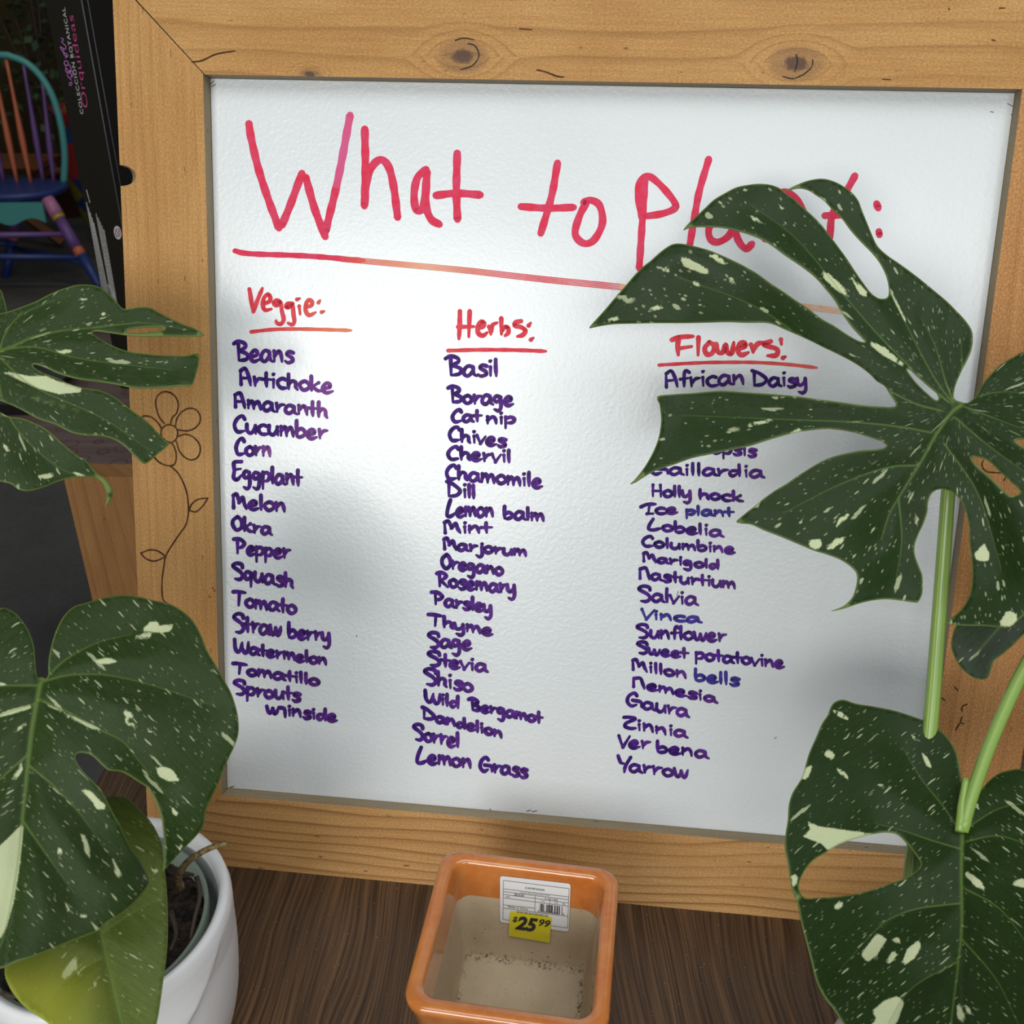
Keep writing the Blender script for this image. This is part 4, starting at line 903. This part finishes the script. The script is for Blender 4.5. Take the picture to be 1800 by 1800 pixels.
# --- left plant: leaf C (heart), D (yellowing), B (split)
C_out = [(77, 1195), (85, 1187), (85, 1170), (87, 1150), (93, 1125), (100, 1105), (112, 1083), (130, 1066), (150, 1060), (180, 1051), (212, 1046), (240, 1048), (270, 1055), (300, 1062), (325, 1077), (342, 1095), (355, 1120), (365, 1145), (380, 1170), (392, 1192), (405, 1215), (414, 1240),
 (419, 1265), (419, 1290), (412, 1312), (400, 1337), (392, 1355), (385, 1375), (372, 1402), (362, 1425), (360, 1442), (355, 1457), (340, 1475), (320, 1495), (300, 1517), (287, 1531), (289, 1510), (290, 1487), (287, 1462), (284, 1437), (277, 1417), (270, 1400), (260, 1385), (245, 1375),
 (225, 1362), (212, 1356), (192, 1354), (180, 1345), (162, 1328), (147, 1323), (136, 1324), (132, 1332), (138, 1345), (150, 1360), (165, 1375), (180, 1392), (192, 1415), (202, 1435), (208, 1443), (218, 1465), (230, 1490), (245, 1512), (257, 1535), (262, 1550), (250, 1570), (232, 1590),
 (212, 1607), (187, 1622), (170, 1637), (137, 1650), (100, 1665), (62, 1680), (25, 1692), (0, 1702), (-50, 1700), (-120, 1660), (-180, 1560), (-190, 1420), (-170, 1270), (-120, 1150), (-60, 1085), (0, 1069), (15, 1071), (30, 1080), (42, 1095), (52, 1112), (60, 1137), (62, 1162), (64, 1182), (67, 1192)]
C_ctrl = [(72, 1198, .585), (45, 1370, .560), (28, 1540, .530), (0, 1690, .505), (150, 1065, .625), (300, 1075, .640), (400, 1230, .620), (415, 1300, .612), (350, 1450, .600), (287, 1531, .595), (200, 1250, .585), (150, 1480, .555), (255, 1550, .560), (120, 1650, .530), (-100, 1200, .575), (-180, 1450, .555), (-80, 1660, .515), (20, 1090, .605)]
C_veins = [[(72, 1196), (56, 1280), (46, 1370), (38, 1450), (28, 1540), (5, 1650), (-15, 1690)], [(76, 1198), (120, 1187), (180, 1186), (240, 1197), (300, 1215), (365, 1237)], [(70, 1230), (120, 1252), (175, 1283), (215, 1303), (250, 1345), (285, 1385)], [(80, 1193), (115, 1160), (170, 1130), (230, 1115)], [(50, 1345), (90, 1378), (140, 1430), (190, 1500)],
 [(66, 1205), (0, 1206), (-60, 1215)], [(58, 1238), (0, 1257), (-60, 1290)], [(38, 1440), (80, 1500), (130, 1570)], [(45, 1330), (0, 1370), (-60, 1430)]]
C_bl = sz(0, 1000, 4, [(1000, 430), (1060, 370), (1110, 375), (1120, 400), (1215, 390), (1200, 440), (1140, 445), (1010, 440)], [(950, 470), (1065, 465), (1050, 490), (945, 492)], [(670, 640), (770, 622), (825, 650), (760, 668), (680, 665)], [(1095, 1410), (1140, 1390), (1210, 1410), (1260, 1490), (1180, 1490), (1120, 1460)],
 [(855, 990), (935, 1020), (930, 1055), (880, 1035)], [(880, 1060), (970, 1110), (950, 1118), (885, 1085)], [(1010, 1110), (1080, 1145), (1060, 1152)], [(920, 1150), (975, 1160), (960, 1178)], [(305, 935), (450, 1010), (700, 1120), (700, 1135), (640, 1120), (430, 1020)], [(215, 955), (80, 990), (0, 1015), (0, 1040), (100, 1015), (215, 978)],
 [(90, 1150), (190, 1065), (180, 1100), (120, 1145)], [(80, 1480), (165, 1340), (155, 1420), (110, 1480)], [(-40, 800), (0, 798), (55, 815), (0, 822), (-40, 820)], [(570, 775), (635, 772), (620, 785)], [(955, 845), (1020, 880), (990, 868)])
C_bl += sz(0, 1350, 4, [(565, 145), (640, 165), (700, 230), (740, 260), (735, 290), (680, 290), (640, 220), (580, 170)], [(565, 450), (600, 480), (635, 590), (630, 640), (600, 590)], [(1210, 280), (1250, 310), (1240, 340), (1215, 320)], [(400, 555), (440, 580), (430, 625), (405, 600)], [(785, 590), (815, 680), (855, 750), (850, 785), (810, 740)],
 [(165, 390), (60, 490), (0, 550), (-200, 760), (-250, 1000), (-100, 1230), (0, 1200), (40, 1130), (90, 960), (130, 740), (155, 520)], [(455, 925), (490, 1000), (480, 1040)], [(565, 1020), (610, 1030), (600, 1055), (570, 1050)], [(1250, 530), (1285, 540), (1260, 580)], [(670, 660), (695, 700), (690, 735)])
leaf(left, C_out, [], C_ctrl, (72, 1170), C_veins, C_bl, m_leaf_b, 7.5, 'broad heart-shaped leaf hanging over the pot', udir=(-.12, 1), vw=1.25)
D_out = [(190, 1401), (212, 1400), (230, 1407), (250, 1427), (267, 1447), (277, 1465), (285, 1485), (287, 1505), (290, 1530), (293, 1562), (295, 1600), (295, 1650), (292, 1687), (287, 1725), (280, 1775), (275, 1800), (262, 1850), (240, 1900), (215, 1935), (200, 1955), (180, 1930), (150, 1880), (115, 1830), (83, 1797), (50, 1775), (30, 1755), (15, 1732), (8, 1705), (20, 1650), (60, 1570), (110, 1490), (150, 1430)]
leaf(left, D_out, [], [(200, 1401, .660), (285, 1500, .640), (295, 1620, .622), (275, 1800, .590), (205, 1950, .560), (90, 1790, .578), (10, 1710, .580), (150, 1560, .612), (60, 1570, .615)], (150, 1440),
     [[(160, 1500), (178, 1640), (200, 1740), (222, 1850), (205, 1940)], [(180, 1640), (240, 1600), (285, 1580)], [(185, 1680), (120, 1720), (70, 1770)]],
     sz(0, 1350, 4, [(430, 1500), (440, 1440), (490, 1370), (550, 1310), (540, 1380), (490, 1460)], [(1060, 690), (1110, 720), (1100, 750), (1080, 740)], [(545, 1420), (565, 1430), (550, 1480)], [(655, 1500), (680, 1490), (665, 1600)], [(810, 1140), (855, 1165), (840, 1172)], [(1000, 1380), (1020, 1430), (1005, 1420)], [(960, 1690), (985, 1760), (960, 1740)], [(480, 1740), (505, 1730), (490, 1790)], [(1035, 1130), (1070, 1145), (1050, 1155)]),
     m_leaf_y, 8, 'yellow-green older leaf drooping down the pot side', yellow_mask=lambda x, y: max(0, min(1, (y-1650)/90))*max(0, min(1, (215-x)/130))*.9, udir=(.1, 1), uvscale=30)  # mask turns the leaf yellower towards its lower left
B_out = [(0, 551), (25, 544), (62, 530), (87, 517), (112, 507), (137, 500.5), (162, 501), (180, 507), (195, 520), (208, 534), (218, 543), (240, 540), (262, 540), (280, 549), (305, 562), (325, 571), (342, 577), (359, 589), (347, 591), (300, 591), (250, 591), (222, 589), (207, 587), (187, 584), (170, 582), (162, 585), (175, 595), (195, 606), (220, 616),
 (250, 621), (287, 624), (325, 625), (343, 621), (350, 624), (350, 638), (346, 655), (339, 675), (330, 678), (312, 679), (275, 682), (237, 682), (212, 677), (175, 671), (137, 666), (105, 657), (80, 646), (62, 640), (58, 644), (75, 655), (100, 664), (120, 674), (142, 681), (175, 686), (200, 697), (220, 712), (237, 725), (255, 737), (275, 757), (290, 774), (297, 781),
 (275, 800), (255, 815), (237, 802), (220, 785), (200, 772), (175, 766), (150, 765), (125, 760), (100, 747), (67, 736), (37, 720), (0, 704), (-30, 696), (-35, 706), (0, 724), (15, 732), (37, 735), (57, 742), (82, 755), (107, 777), (137, 802), (150, 808), (170, 832), (185, 842), (195, 855), (199, 867), (193, 882), (185, 892), (187, 880), (187, 865), (180, 850), (172, 842),
 (150, 839), (125, 840), (100, 847), (75, 857), (50, 863), (32, 860), (20, 851), (0, 846), (-50, 835), (-120, 800), (-180, 740), (-200, 660), (-160, 600), (-90, 570)]
B_holes = [[(222, 580), (250, 575.5), (275, 575), (290, 577), (280, 582), (250, 585), (226, 585)]]
B_ctrl = [(-20, 625, .660), (150, 505, .700), (355, 590, .725), (350, 625, .720), (340, 675, .705), (150, 600, .688), (200, 650, .690), (297, 781, .690), (255, 815, .680), (190, 860, .665), (190, 892, .672), (50, 860, .640), (0, 700, .650), (-200, 660, .640), (-60, 830, .635), (100, 700, .662), (60, 780, .655), (80, 520, .690)]
B_veins = [[(-40, 625), (0, 617), (30, 605), (60, 592), (110, 581), (165, 576)], [(165, 576), (250, 568), (320, 578)], [(-10, 618), (60, 610), (150, 632), (300, 650)], [(-5, 625), (60, 680), (180, 735), (260, 790)], [(0, 612), (10, 585), (35, 555), (90, 530)], [(-10, 640), (20, 740), (100, 820), (170, 840)], [(60, 700), (150, 725)]]
B_bl = sz(0, 400, 4, [(10, 1010), (130, 1030), (210, 1048), (330, 1045), (400, 1080), (570, 1120), (565, 1155), (420, 1170), (300, 1140), (190, 1095), (90, 1050)], [(395, 865), (515, 858), (490, 882), (430, 887)], [(690, 625), (730, 595), (760, 595), (740, 610), (700, 628)], [(555, 500), (620, 502), (575, 514)], [(1100, 945), (1240, 922), (1230, 935), (1155, 945)],
 [(265, 1745), (300, 1738), (375, 1722), (380, 1745), (340, 1765), (280, 1760)], [(905, 655), (985, 652), (980, 662)], [(1155, 665), (1215, 655), (1180, 675)], [(510, 1715), (600, 1745), (540, 1745)], [(20, 1515), (75, 1565), (50, 1572), (25, 1550)], [(420, 980), (465, 1025), (430, 1018)], [(720, 1400), (805, 1445), (760, 1425)], [(850, 1380), (940, 1450), (890, 1430)], [(1040, 1480), (1100, 1510), (1060, 1505)], [(0, 1290), (80, 1330), (20, 1325)])
leaf(left, B_out, B_holes, B_ctrl, (-25, 622), B_veins, B_bl, m_leaf_b, 7.5, 'uppermost split leaf reaching in front of the frame', uvscale=24)
leaf(left, [(0, 508), (6, 520), (11, 540), (14, 560), (0, 566), (-40, 590), (-80, 560), (-60, 510), (-25, 490)], [], [(0, 508, .70), (12, 555, .69), (-60, 540, .68), (-30, 580, .68)], (-60, 540), [[(-60, 540), (-5, 540)]], [], m_leaf_b, 8, 'tip of a small leaf at the picture edge')
lc = lambda dx, dy, z: (PLc[0]+dx, PLc[1]+dy, TZ+z)
ztube(left, [(71, 1200, .590), (76, 1240, .612), (90, 1350, .645), (110, 1480, .665), lc(-.02, 0, .12)], m_pet, (.0035, .0045))
ztube(left, [(-22, 625, .666), (-30, 760, .70), (-60, 1100, .72), (-20, 1400, .70), lc(-.045, .02, .12)], m_pet, (.0035, .0045))
ztube(left, [(165, 1440, .650), (150, 1500, .665), (140, 1560, .675), lc(-.03, -.015, .12)], m_pet, (.003, .0035))
ztube(left, [(-62, 540, .690), (-90, 800, .71), (-90, 1200, .71), lc(-.055, 0, .12)], m_pet, (.002, .003))

# ------------------------------------------------------------------ stand behind, black box, background
ZS = TZ+.180
def rust_mat():
    M = Mat('weathered_brown_top', .6, (.05, .03, .022), .3); co = M.coords('Object')
    n = M.noise(M.scale(co, (3, 30, 1)), 1, 4, .6); r = M.t.nodes.new('ShaderNodeTexVoronoi'); M.l(co, r.inputs['Vector']); r.inputs['Scale'].default_value = 28
    ring = M.rng(M.math('ABSOLUTE', M.math('SUBTRACT', r.outputs['Distance'], .32)), .0, .05, .6, 0)
    c = M.mix(M.rng(n, .3, .7), (.075, .048, .038), (.15, .10, .085)); c = M.mix(ring, c, (.05, .015, .012)); M.color(c); return M.m
m_rust = rust_mat()
m_legw = wood_mat('stained_pine_leg', (.30, .14, .045), (.12, .05, .015), (.38, .19, .07), 60, .4, .5, [], 6)
stand = empty('plant_stand', (-.75, 1.35, 0), 'weathered brown plant stand with a stained pine front post behind the whiteboard', 'stand')
A0 = on_z(115, 832, ZS)
th = math.radians(4)
bm = MB(); bm.box((-.62, 1.36, ZS-.0125), (1.25, .50, .025), 0); bevel(bm.build('stand_top', m_rust, stand, smooth=False), .003)
fx = at(162, 1050, 1.0)-CAM; fx = CAM+fx*(1.075/fx[1])
uvw = []
bm = MB(); bm.box((fx[0]+.07, 1.092, ZS/2), (.14, .035, ZS))
V = V3(bm.v); bm.build('front_post', m_legw, stand, smooth=False, uv=np.c_[V[:, 2], V[:, 0]+V[:, 1]])
for x, y in ((-.05, 1.15), (-1.18, 1.57), (-1.18, 1.15), (-.05, 1.57)):
    bm = MB(); bm.box((x, y, (ZS-.025)/2), (.05, .05, ZS-.025)); V = V3(bm.v); bm.build('leg', m_legw, stand, smooth=False, uv=np.c_[V[:, 2], V[:, 0]+V[:, 1]])
# shallow black tray on the stand
m_tray = flat_mat('black_plastic', (.012, .012, .013), .35)
tp = on_z(20, 735, ZS); bm = MB()
def rect(cx, cy, a, b, z): return [V3([cx-a, cy-b, z]), V3([cx+a, cy-b, z]), V3([cx+a, cy+b, z]), V3([cx-a, cy+b, z])]
cx, cy = tp[0]-.16, tp[1]+.11
bm.loops([rect(cx, cy, .185, .10, ZS+.0005), rect(cx, cy, .20, .115, ZS+.022), rect(cx, cy, .196, .111, ZS+.022), rect(cx, cy, .183, .098, ZS+.003)], True, True)
tr = bm.build('seedling_tray', m_tray, None, smooth=False, label='shallow black plastic tray on the weathered stand', cat='tray')

# tall black orchid box
def boxmat():
    M = Mat('glossy_black_card', .30, (.016, .014, .016), .5); co = M.coords('Object'); z = M.sep(co)[2]
    c = M.mix(M.rng(z, .05, .5), (.030, .024, .012), (.014, .012, .018)); M.color(c); return M.m
m_box = flat_mat('glossy_black_card', (.010, .0085, .006), .38, spec=.2); m_boxe = flat_mat('worn_card_edge', (.055, .055, .06), .4)
m_magenta = flat_mat('magenta_print', (.48, .05, .20), .45); m_lilac = flat_mat('lilac_print', (.36, .13, .36), .45); m_silver = flat_mat('silver_print', (.42, .42, .40), .45)
m_tiny = flat_mat('grey_small_print', (.34, .33, .31), .6); m_teal_p = flat_mat('teal_print', (.03, .25, .25), .4)
YB = 1.36
def on_Y(px, py, y): d = ray(px, py); return CAM+d*(y-CAM[1])/d[1]
bl = on_Y(77, 0, YB); br = on_Y(150, 0, YB)
bl2 = on_Y(176, 500, YB); br2 = on_Y(212, 345, YB)
xa, xb = (bl[0]+bl2[0])/2, (br[0]+br2[0])/2
ztop = ZS+.68
# the printed face is turned a little, its right edge nearer
fa, fb = V3([xa, YB]), V3([xb, YB-.012]); dirf = (fb-fa)/np.linalg.norm(fb-fa); nf2 = V3([dirf[1], -dirf[0]])
dep = .085; side = V3([.35, .94])*dep
box = empty('orchid_box', ((xa+xb)/2, YB+.04, ZS), 'tall narrow black carton with magenta lettering standing behind the frame', 'box')
c4 = [fa, fb, fb+V3([.045, .075]), fa+V3([.045, .080])]
bm = MB(); bm.loops([[V3([p[0], p[1], ZS]) for p in c4], [V3([p[0], p[1], ztop]) for p in c4]], True, True)
bevel(bm.build('carton', m_box, box, smooth=False), .0012)
nface = V3([nf2[0], nf2[1], 0]); FP = V3([fa[0], fa[1], ZS])
def on_box(px, py, lift=.0006): return on_plane(px, py, FP+nface*lift, nface)
# edge wear line on the front right edge
bm = MB(); bm.tube([V3([fb[0], fb[1]-.0003, ZS+.01]), V3([fb[0], fb[1]-.0003, ztop-.01])], .0009, 6); bm.build('carton_edge', m_boxe, box, label='pale worn edge')
bm = MB(); e2_ = fb+(c4[2]-fb)*.10; bm.tube([V3([e2_[0], e2_[1]-.0003, ZS+.01]), V3([e2_[0], e2_[1]-.0003, ztop-.01])], .0006, 6); bm.build('carton_edge', m_boxe, box, label='pale worn edge')
zb = lambda x, y: (80+x/6.92, y/6.92)
ob = lambda x, y: on_box(x, y)
text_on('Orquideas', 'printed_text', m_magenta, box, [zb(540, 1310), zb(355, 185), zb(455, 1310)], ob, label='magenta word Orquídeas', bold=-.014)
write('printed_text', [[zb(330, 560), zb(322, 590)]], 1.5, m_magenta, on_box, box)
text_on('COLECCION BOTANICAL', 'printed_text', m_silver, box, [zb(463, 1385), zb(237, 90), zb(425, 1390)], ob, label='silver words COLECCION BOTANICAL', space=1.15)
orn = [[zb(*p) for p in q] for q in [[(190, 465), (215, 475), (205, 510), (190, 500)], [(205, 520), (245, 560), (240, 600), (180, 570), (215, 630), (265, 660), (260, 690), (225, 660), (215, 600)], [(240, 700), (270, 690), (250, 670)], [(230, 745), (260, 740), (280, 780), (250, 800), (228, 770), (240, 740)],
 [(240, 800), (290, 790), (310, 850), (280, 890), (245, 860), (250, 810)], [(260, 880), (320, 860), (330, 920), (290, 950), (260, 900)], [(250, 830), (300, 880), (320, 940)], [(295, 960), (320, 975)], [(290, 1010), (318, 1000), (316, 1035), (292, 1035), (290, 1005)]]]
write('printed_ornament', orn, 1.3, m_lilac, on_box, box, label='lilac orchid flourish', step=2)
# circle mark and small print
c_ = (120+434/5, 280+645/5); cr = [(c_[0]+6.6*math.cos(t)*1.0+(-1.5*math.sin(t)*-1), c_[1]+12*math.sin(t)) for t in np.linspace(0, 2*math.pi, 14)]
# filled disc
V = [on_box(x, y, .0008) for x, y in cr[:-1]]; obj('printed_mark', V, [tuple(range(len(V)))], m_lilac and flat_mat('pale_pink_print', (.48, .38, .40), .5), box, smooth=False, label='round pale pink mark')
write('printed_mark', [[(c_[0]-3, c_[1]-6), (c_[0]+3, c_[1]+6)], [(c_[0]+3, c_[1]-5), (c_[0]-2, c_[1]+6)], [(c_[0]+4*math.cos(t), c_[1]+7.5*math.sin(t)) for t in np.linspace(0, 6.28, 10)]], 1.1, m_black, lambda x, y, l=0: on_box(x, y, .0011), box)
tx = []
def tiny(x0, y0, x1, y1):
    y = y0; 
    while y < y1:
        l = random.uniform(1.5, 6); t0 = (y-y0)/(y1-y0); t1 = min(1, (y+l-y0)/(y1-y0))
        tx.append([(x0+(x1-x0)*t0, y0+(y1-y0)*t0), (x0+(x1-x0)*t1, y0+(y1-y0)*t1)]); y += l+1.3
tiny(152, 334, 158, 356)
for k in range(5): tiny(152+k*3.2, 356+k*9, 177+k*3.4+2, 505+k*5)
for k in range(5): tiny(169+k*3.4, 376-(k > 1)*0+k*7, 193+k*3.6, 505+k*10)
for k in range(3): tiny(190+k*4, 500+k*6, 207+k*4, 560+k*4)
write('small_print', tx, 1.25, m_tiny, on_box, box, step=30, taper=False, label='columns of tiny grey print')

# floor, walls
def floor_mat():
    M = Mat('dark_concrete', .7, (.07, .07, .065), .3); co = M.coords('Object'); n = M.noise(co, 3, 4, .6); n2 = M.noise(co, 60, 2)
    c = M.mix(M.rng(n, .3, .7), (.060, .058, .055), (.105, .105, .098)); c = M.mix(M.rng(n2, .4, .7, 0, .3), c, (.04, .04, .04)); M.color(c); return M.m
bm = MB(); bm.box((0, 2.5, -.05), (12, 13, .1)); bm.build('floor', floor_mat(), None, smooth=False, kind='structure')
def wallm():
    M = Mat('dim_brown_wall', .8, (.05, .035, .02), .2); co = M.coords('Object'); n = M.noise(M.scale(co, (1.5, 1, .6)), 1, 3)
    M.color(M.mix(M.rng(n, .35, .65), (.045, .030, .012), (.085, .065, .025))); return M.m
bm = MB(); bm.box((0, 8.0, 1.6), (12, .1, 3.2)); bm.build('wall_back', wallm(), None, smooth=False, kind='structure')

bm = MB(); bm.box((-6.05, 2.5, 1.6), (.1, 13, 3.2)); bm.build('wall_left', wallm(), None, smooth=False, kind='structure')
# painted wooden chair
def paint(n, c): return flat_mat(n, c, .45)
p_teal, p_blue, p_orange, p_purple, p_pink, p_yel = paint('teal_paint', (.07, .30, .29)), paint('navy_blue_paint', (.015, .035, .16)), paint('coral_orange_paint', (.50, .13, .06)), paint('violet_paint', (.13, .06, .22)), paint('pink_paint', (.42, .16, .30)), paint('yellow_paint', (.40, .28, .03))
CX, CYb = at(0, 318, 1)[0], 5.25
def YY(px, py, y): return on_Y(px, py, y)
cc = YY(0, 320, CYb)
chair = empty('windsor_chair', (cc[0], 5.15, 0), 'hand-painted wooden chair with teal hoop back and blue seat, far behind on the floor', 'chair')
hoop = [YY(x, y, CYb) for x, y in ((112, 322), (114, 280), (110, 235), (101, 195), (88, 160), (68, 130), (45, 110), (20, 100), (0, 97))]
cen = cc[0]; mir = lambda p: V3([2*cen-p[0], p[1], p[2]])
hp = hoop+[mir(p) for p in hoop[::-1][1:]]
bm = MB(); bm.tube(spline(hp, .03), .0165, 10); bm.build('hoop_back', p_teal, chair)
for (x0, y0), (x1, y1), m in [((12, 103), (54, 322), p_orange), ((42, 112), (78, 322), p_purple), ((74, 145), (94, 322), p_purple), ((-6, 160), (31, 322), p_orange)]:
    pass
for (x0, y0), (x1, y1), m in [((11, 105), (55, 325), p_orange), ((41, 112), (77, 325), p_purple), ((74, 140), (95, 325), p_purple), ((-14, 105), (31, 325), p_orange), ((-40, 115), (8, 325), p_purple), ((-70, 135), (-40, 325), p_purple)]:
    a, b = YY(x0, y0, CYb), YY(x1, y1, CYb-.03); bm = MB(); S = [a+(b-a)*t for t in np.linspace(0, 1, 9)]
    bm.tube(S, [.008+.008*math.exp(-((t-.62)/.22)**2) for t in np.linspace(0, 1, 9)], 8); bm.build('spindle', m, chair)
zs = YY(60, 330, 5.1)[2]
seat_l = []
for dz, k in ((-.040, .90), (-.032, .97), (-.012, 1.0), (0, .985), (.002, .93)):
    seat_l.append([V3([cen+.375*k*math.copysign(abs(math.cos(t))**.75, math.cos(t)), 5.13+.23*k*math.copysign(abs(math.sin(t))**.75, math.sin(t)), zs+dz]) for t in np.linspace(0, 2*math.pi, 41)[:-1]])
bm = MB(); bm.loops(seat_l, True, True); bm.build('seat', p_blue, chair)
# scalloped teal apron
ap = []; xs = np.linspace(-.345, .345, 40)
for yy in (4.915, 4.93):
    ap.append([V3([cen+x, yy, zs-.035]) for x in xs]+[V3([cen+x, yy, zs-.125+.018*math.sin(x*28)]) for x in xs[::-1]])
bm = MB(); bm.loops(ap, True, True); bm.build('apron', p_teal, chair, smooth=False)
def leg(x0, x1, y0, y1):
    a, b = V3([x0, y0, zs-.03]), V3([x1, y1, 0.0]); D = b-a
    parts = [(0, .17, p_pink, .030, .034), (.17, .21, p_yel, .030, .030), (.21, .50, p_purple, .026, .030), (.50, .58, p_orange, .026, .026), (.58, 1, p_blue, .026, .020)]
    root = None
    for t0, t1, m, r0, r1 in parts:
        bm = MB(); bm.tube([a+D*t0, a+D*(t0+t1)/2, a+D*t1], [r0, (r0+r1)/2*1.05, r1], 12)
        o = bm.build('leg' if root is None else 'painted_band', m, chair if root is None else root)
        root = root or o
    return a, b
ft = on_z(186, 520, 0.0); bt = on_z(10, 488, 0.0)
fr_r = leg(cen+.345, ft[0], 4.985, ft[1]); fr_l = leg(cen-.345, 2*cen-ft[0], 4.97, ft[1])
bk_r = leg(cen+.10, bt[0], 5.26, bt[1]); bk_l = leg(cen-.26, 2*cen-ft[0]+.15, 5.26, bt[1])
def mid(L, t): return L[0]+(L[1]-L[0])*t
for a, b, m in ((mid(fr_r, .60), mid(fr_l, .60), p_blue), (mid(fr_r, .66), mid(bk_r, .66), p_blue), (mid(fr_l, .66), mid(bk_l, .66), p_blue), (mid(fr_r, .36), mid(fr_l, .40), p_purple), (mid(bk_r, .62), mid(bk_l, .62), p_blue)):
    bm = MB(); bm.tube([a, (a+b)/2, b], [.012, .018, .012], 8); bm.build('stretcher', m, chair)

# other dim things behind the chair
m_dimleaf = flat_mat('dim_green_leaf', (.045, .085, .030), .5); m_stem = flat_mat('brown_stem', (.05, .03, .015), .7); m_terra = flat_mat('terracotta', (.16, .05, .02), .7)
gp0 = YY(75, 400, 6.3); gp = V3([gp0[0]+.05, 6.6, 0])
pl = empty('leafy_shrub', gp, 'dim leafy potted shrub behind the painted chair', 'plant')
bm = MB(); bm.loops([[V3([gp[0]+r*math.cos(t), gp[1]+r*math.sin(t), z]) for t in np.linspace(0, 2*math.pi, 25)[:-1]] for r, z in ((.12, 0), (.17, .28), (.185, .28), (.185, .32), (.16, .32), (.15, .26))], True, True); bm.build('pot', m_terra, pl)
bm = MB()
for k in range(7):
    a = random.uniform(-.25, .25); b = random.uniform(-.2, .2); bm.tube(spline([gp+V3([0, 0, .26]), gp+V3([a*.3, b*.3, .8]), gp+V3([a, b, random.uniform(1.2, 1.75)])], .1), .008, 6)
bm.build('stem', m_stem, pl)
V, F = [], []
for k in range(520):
    c = gp+V3([random.gauss(0, .20), random.gauss(0, .16), random.uniform(.55, 1.85)]); d = V3([random.gauss(0, 1), random.gauss(0, 1), random.gauss(-.2, .6)]); d /= np.linalg.norm(d)
    s = np.cross(d, V3([random.gauss(0, .3), random.gauss(0, .3), 1.])); s /= np.linalg.norm(s); l, w = random.uniform(.05, .09), random.uniform(.018, .03)
    n = len(V); V += [c, c+d*l*.5+s*w, c+d*l, c+d*l*.5-s*w, c+d*l*.5+V3([0, 0, .006])]; F += [(n, n+1, n+4), (n+1, n+2, n+4), (n+2, n+3, n+4), (n+3, n, n+4)]
obj('foliage', V, F, m_dimleaf, pl, kind='stuff')
# patterned glazed pot at right of the chair
def talavera():
    M = Mat('patterned_glaze', .3, (.02, .06, .2), .5); x = M.t.nodes.new('ShaderNodeTexVoronoi'); M.l(M.coords('Object'), x.inputs['Vector']); x.inputs['Scale'].default_value = 9
    s = M.sep(x.outputs['Color']); c = M.mix(M.math('GREATER_THAN', s[0], .5), (.012, .045, .16), (.20, .17, .02)); c = M.mix(M.math('GREATER_THAN', s[1], .78), c, (.25, .02, .02)); M.color(c); return M.m
tpq = YY(135, 345, 5.9); tc = V3([tpq[0]+.22, 5.9, 0])
bm = MB(); bm.loops([[V3([tc[0]+r*math.cos(t), tc[1]+r*math.sin(t), z]) for t in np.linspace(0, 2*math.pi, 33)[:-1]] for r, z in ((.14, 0), (.20, .15), (.25, .40), (.23, .62), (.22, .68), (.26, .72), (.26, .75), (.22, .75), (.19, .66))], True, True)
bm.build('patterned_planter', talavera(), None, label='blue and yellow patterned glazed planter beyond the chair', cat='planter')
# orange trestle under / behind the chair
m_ortr = flat_mat('orange_stained_wood', (.16, .05, .012), .6); xo = YY(30, 400, 5.75)[0]
tre = empty('wooden_trestle', (xo, 5.75, 0), 'low orange wooden trestle seen through the chair legs', 'trestle')
for s in (-1, 1):
    bm = MB(); bm.tube([V3([xo-s*.25, 5.75+s*.025, 0.03]), V3([xo+s*.25, 5.75+s*.025, .45])], .030, 4); bm.build('crossed_leg', m_ortr, tre, smooth=False)
bm = MB(); bm.box((xo, 5.75, .475), (.56, .3, .03)); bm.build('trestle_top', m_ortr, tre, smooth=False)
m_redc = flat_mat('dark_red_cloth', (.16, .012, .012), .8); rx = YY(5, 250, 6.9)
bm = MB(); bm.loops([[V3([rx[0]+(.16+w)*math.cos(t)*(1+.06*math.sin(5*t)), 6.05+(.10+w)*math.sin(t), z]) for t in np.linspace(0, 2*math.pi, 33)[:-1]] for w, z in ((.02, 0), (.03, .3), (0, .62), (-.02, .80), (-.05, .86))], True, True)
bm.build('red_sack', m_redc, None, label='dark red cloth sack standing behind the chair back', cat='sack')
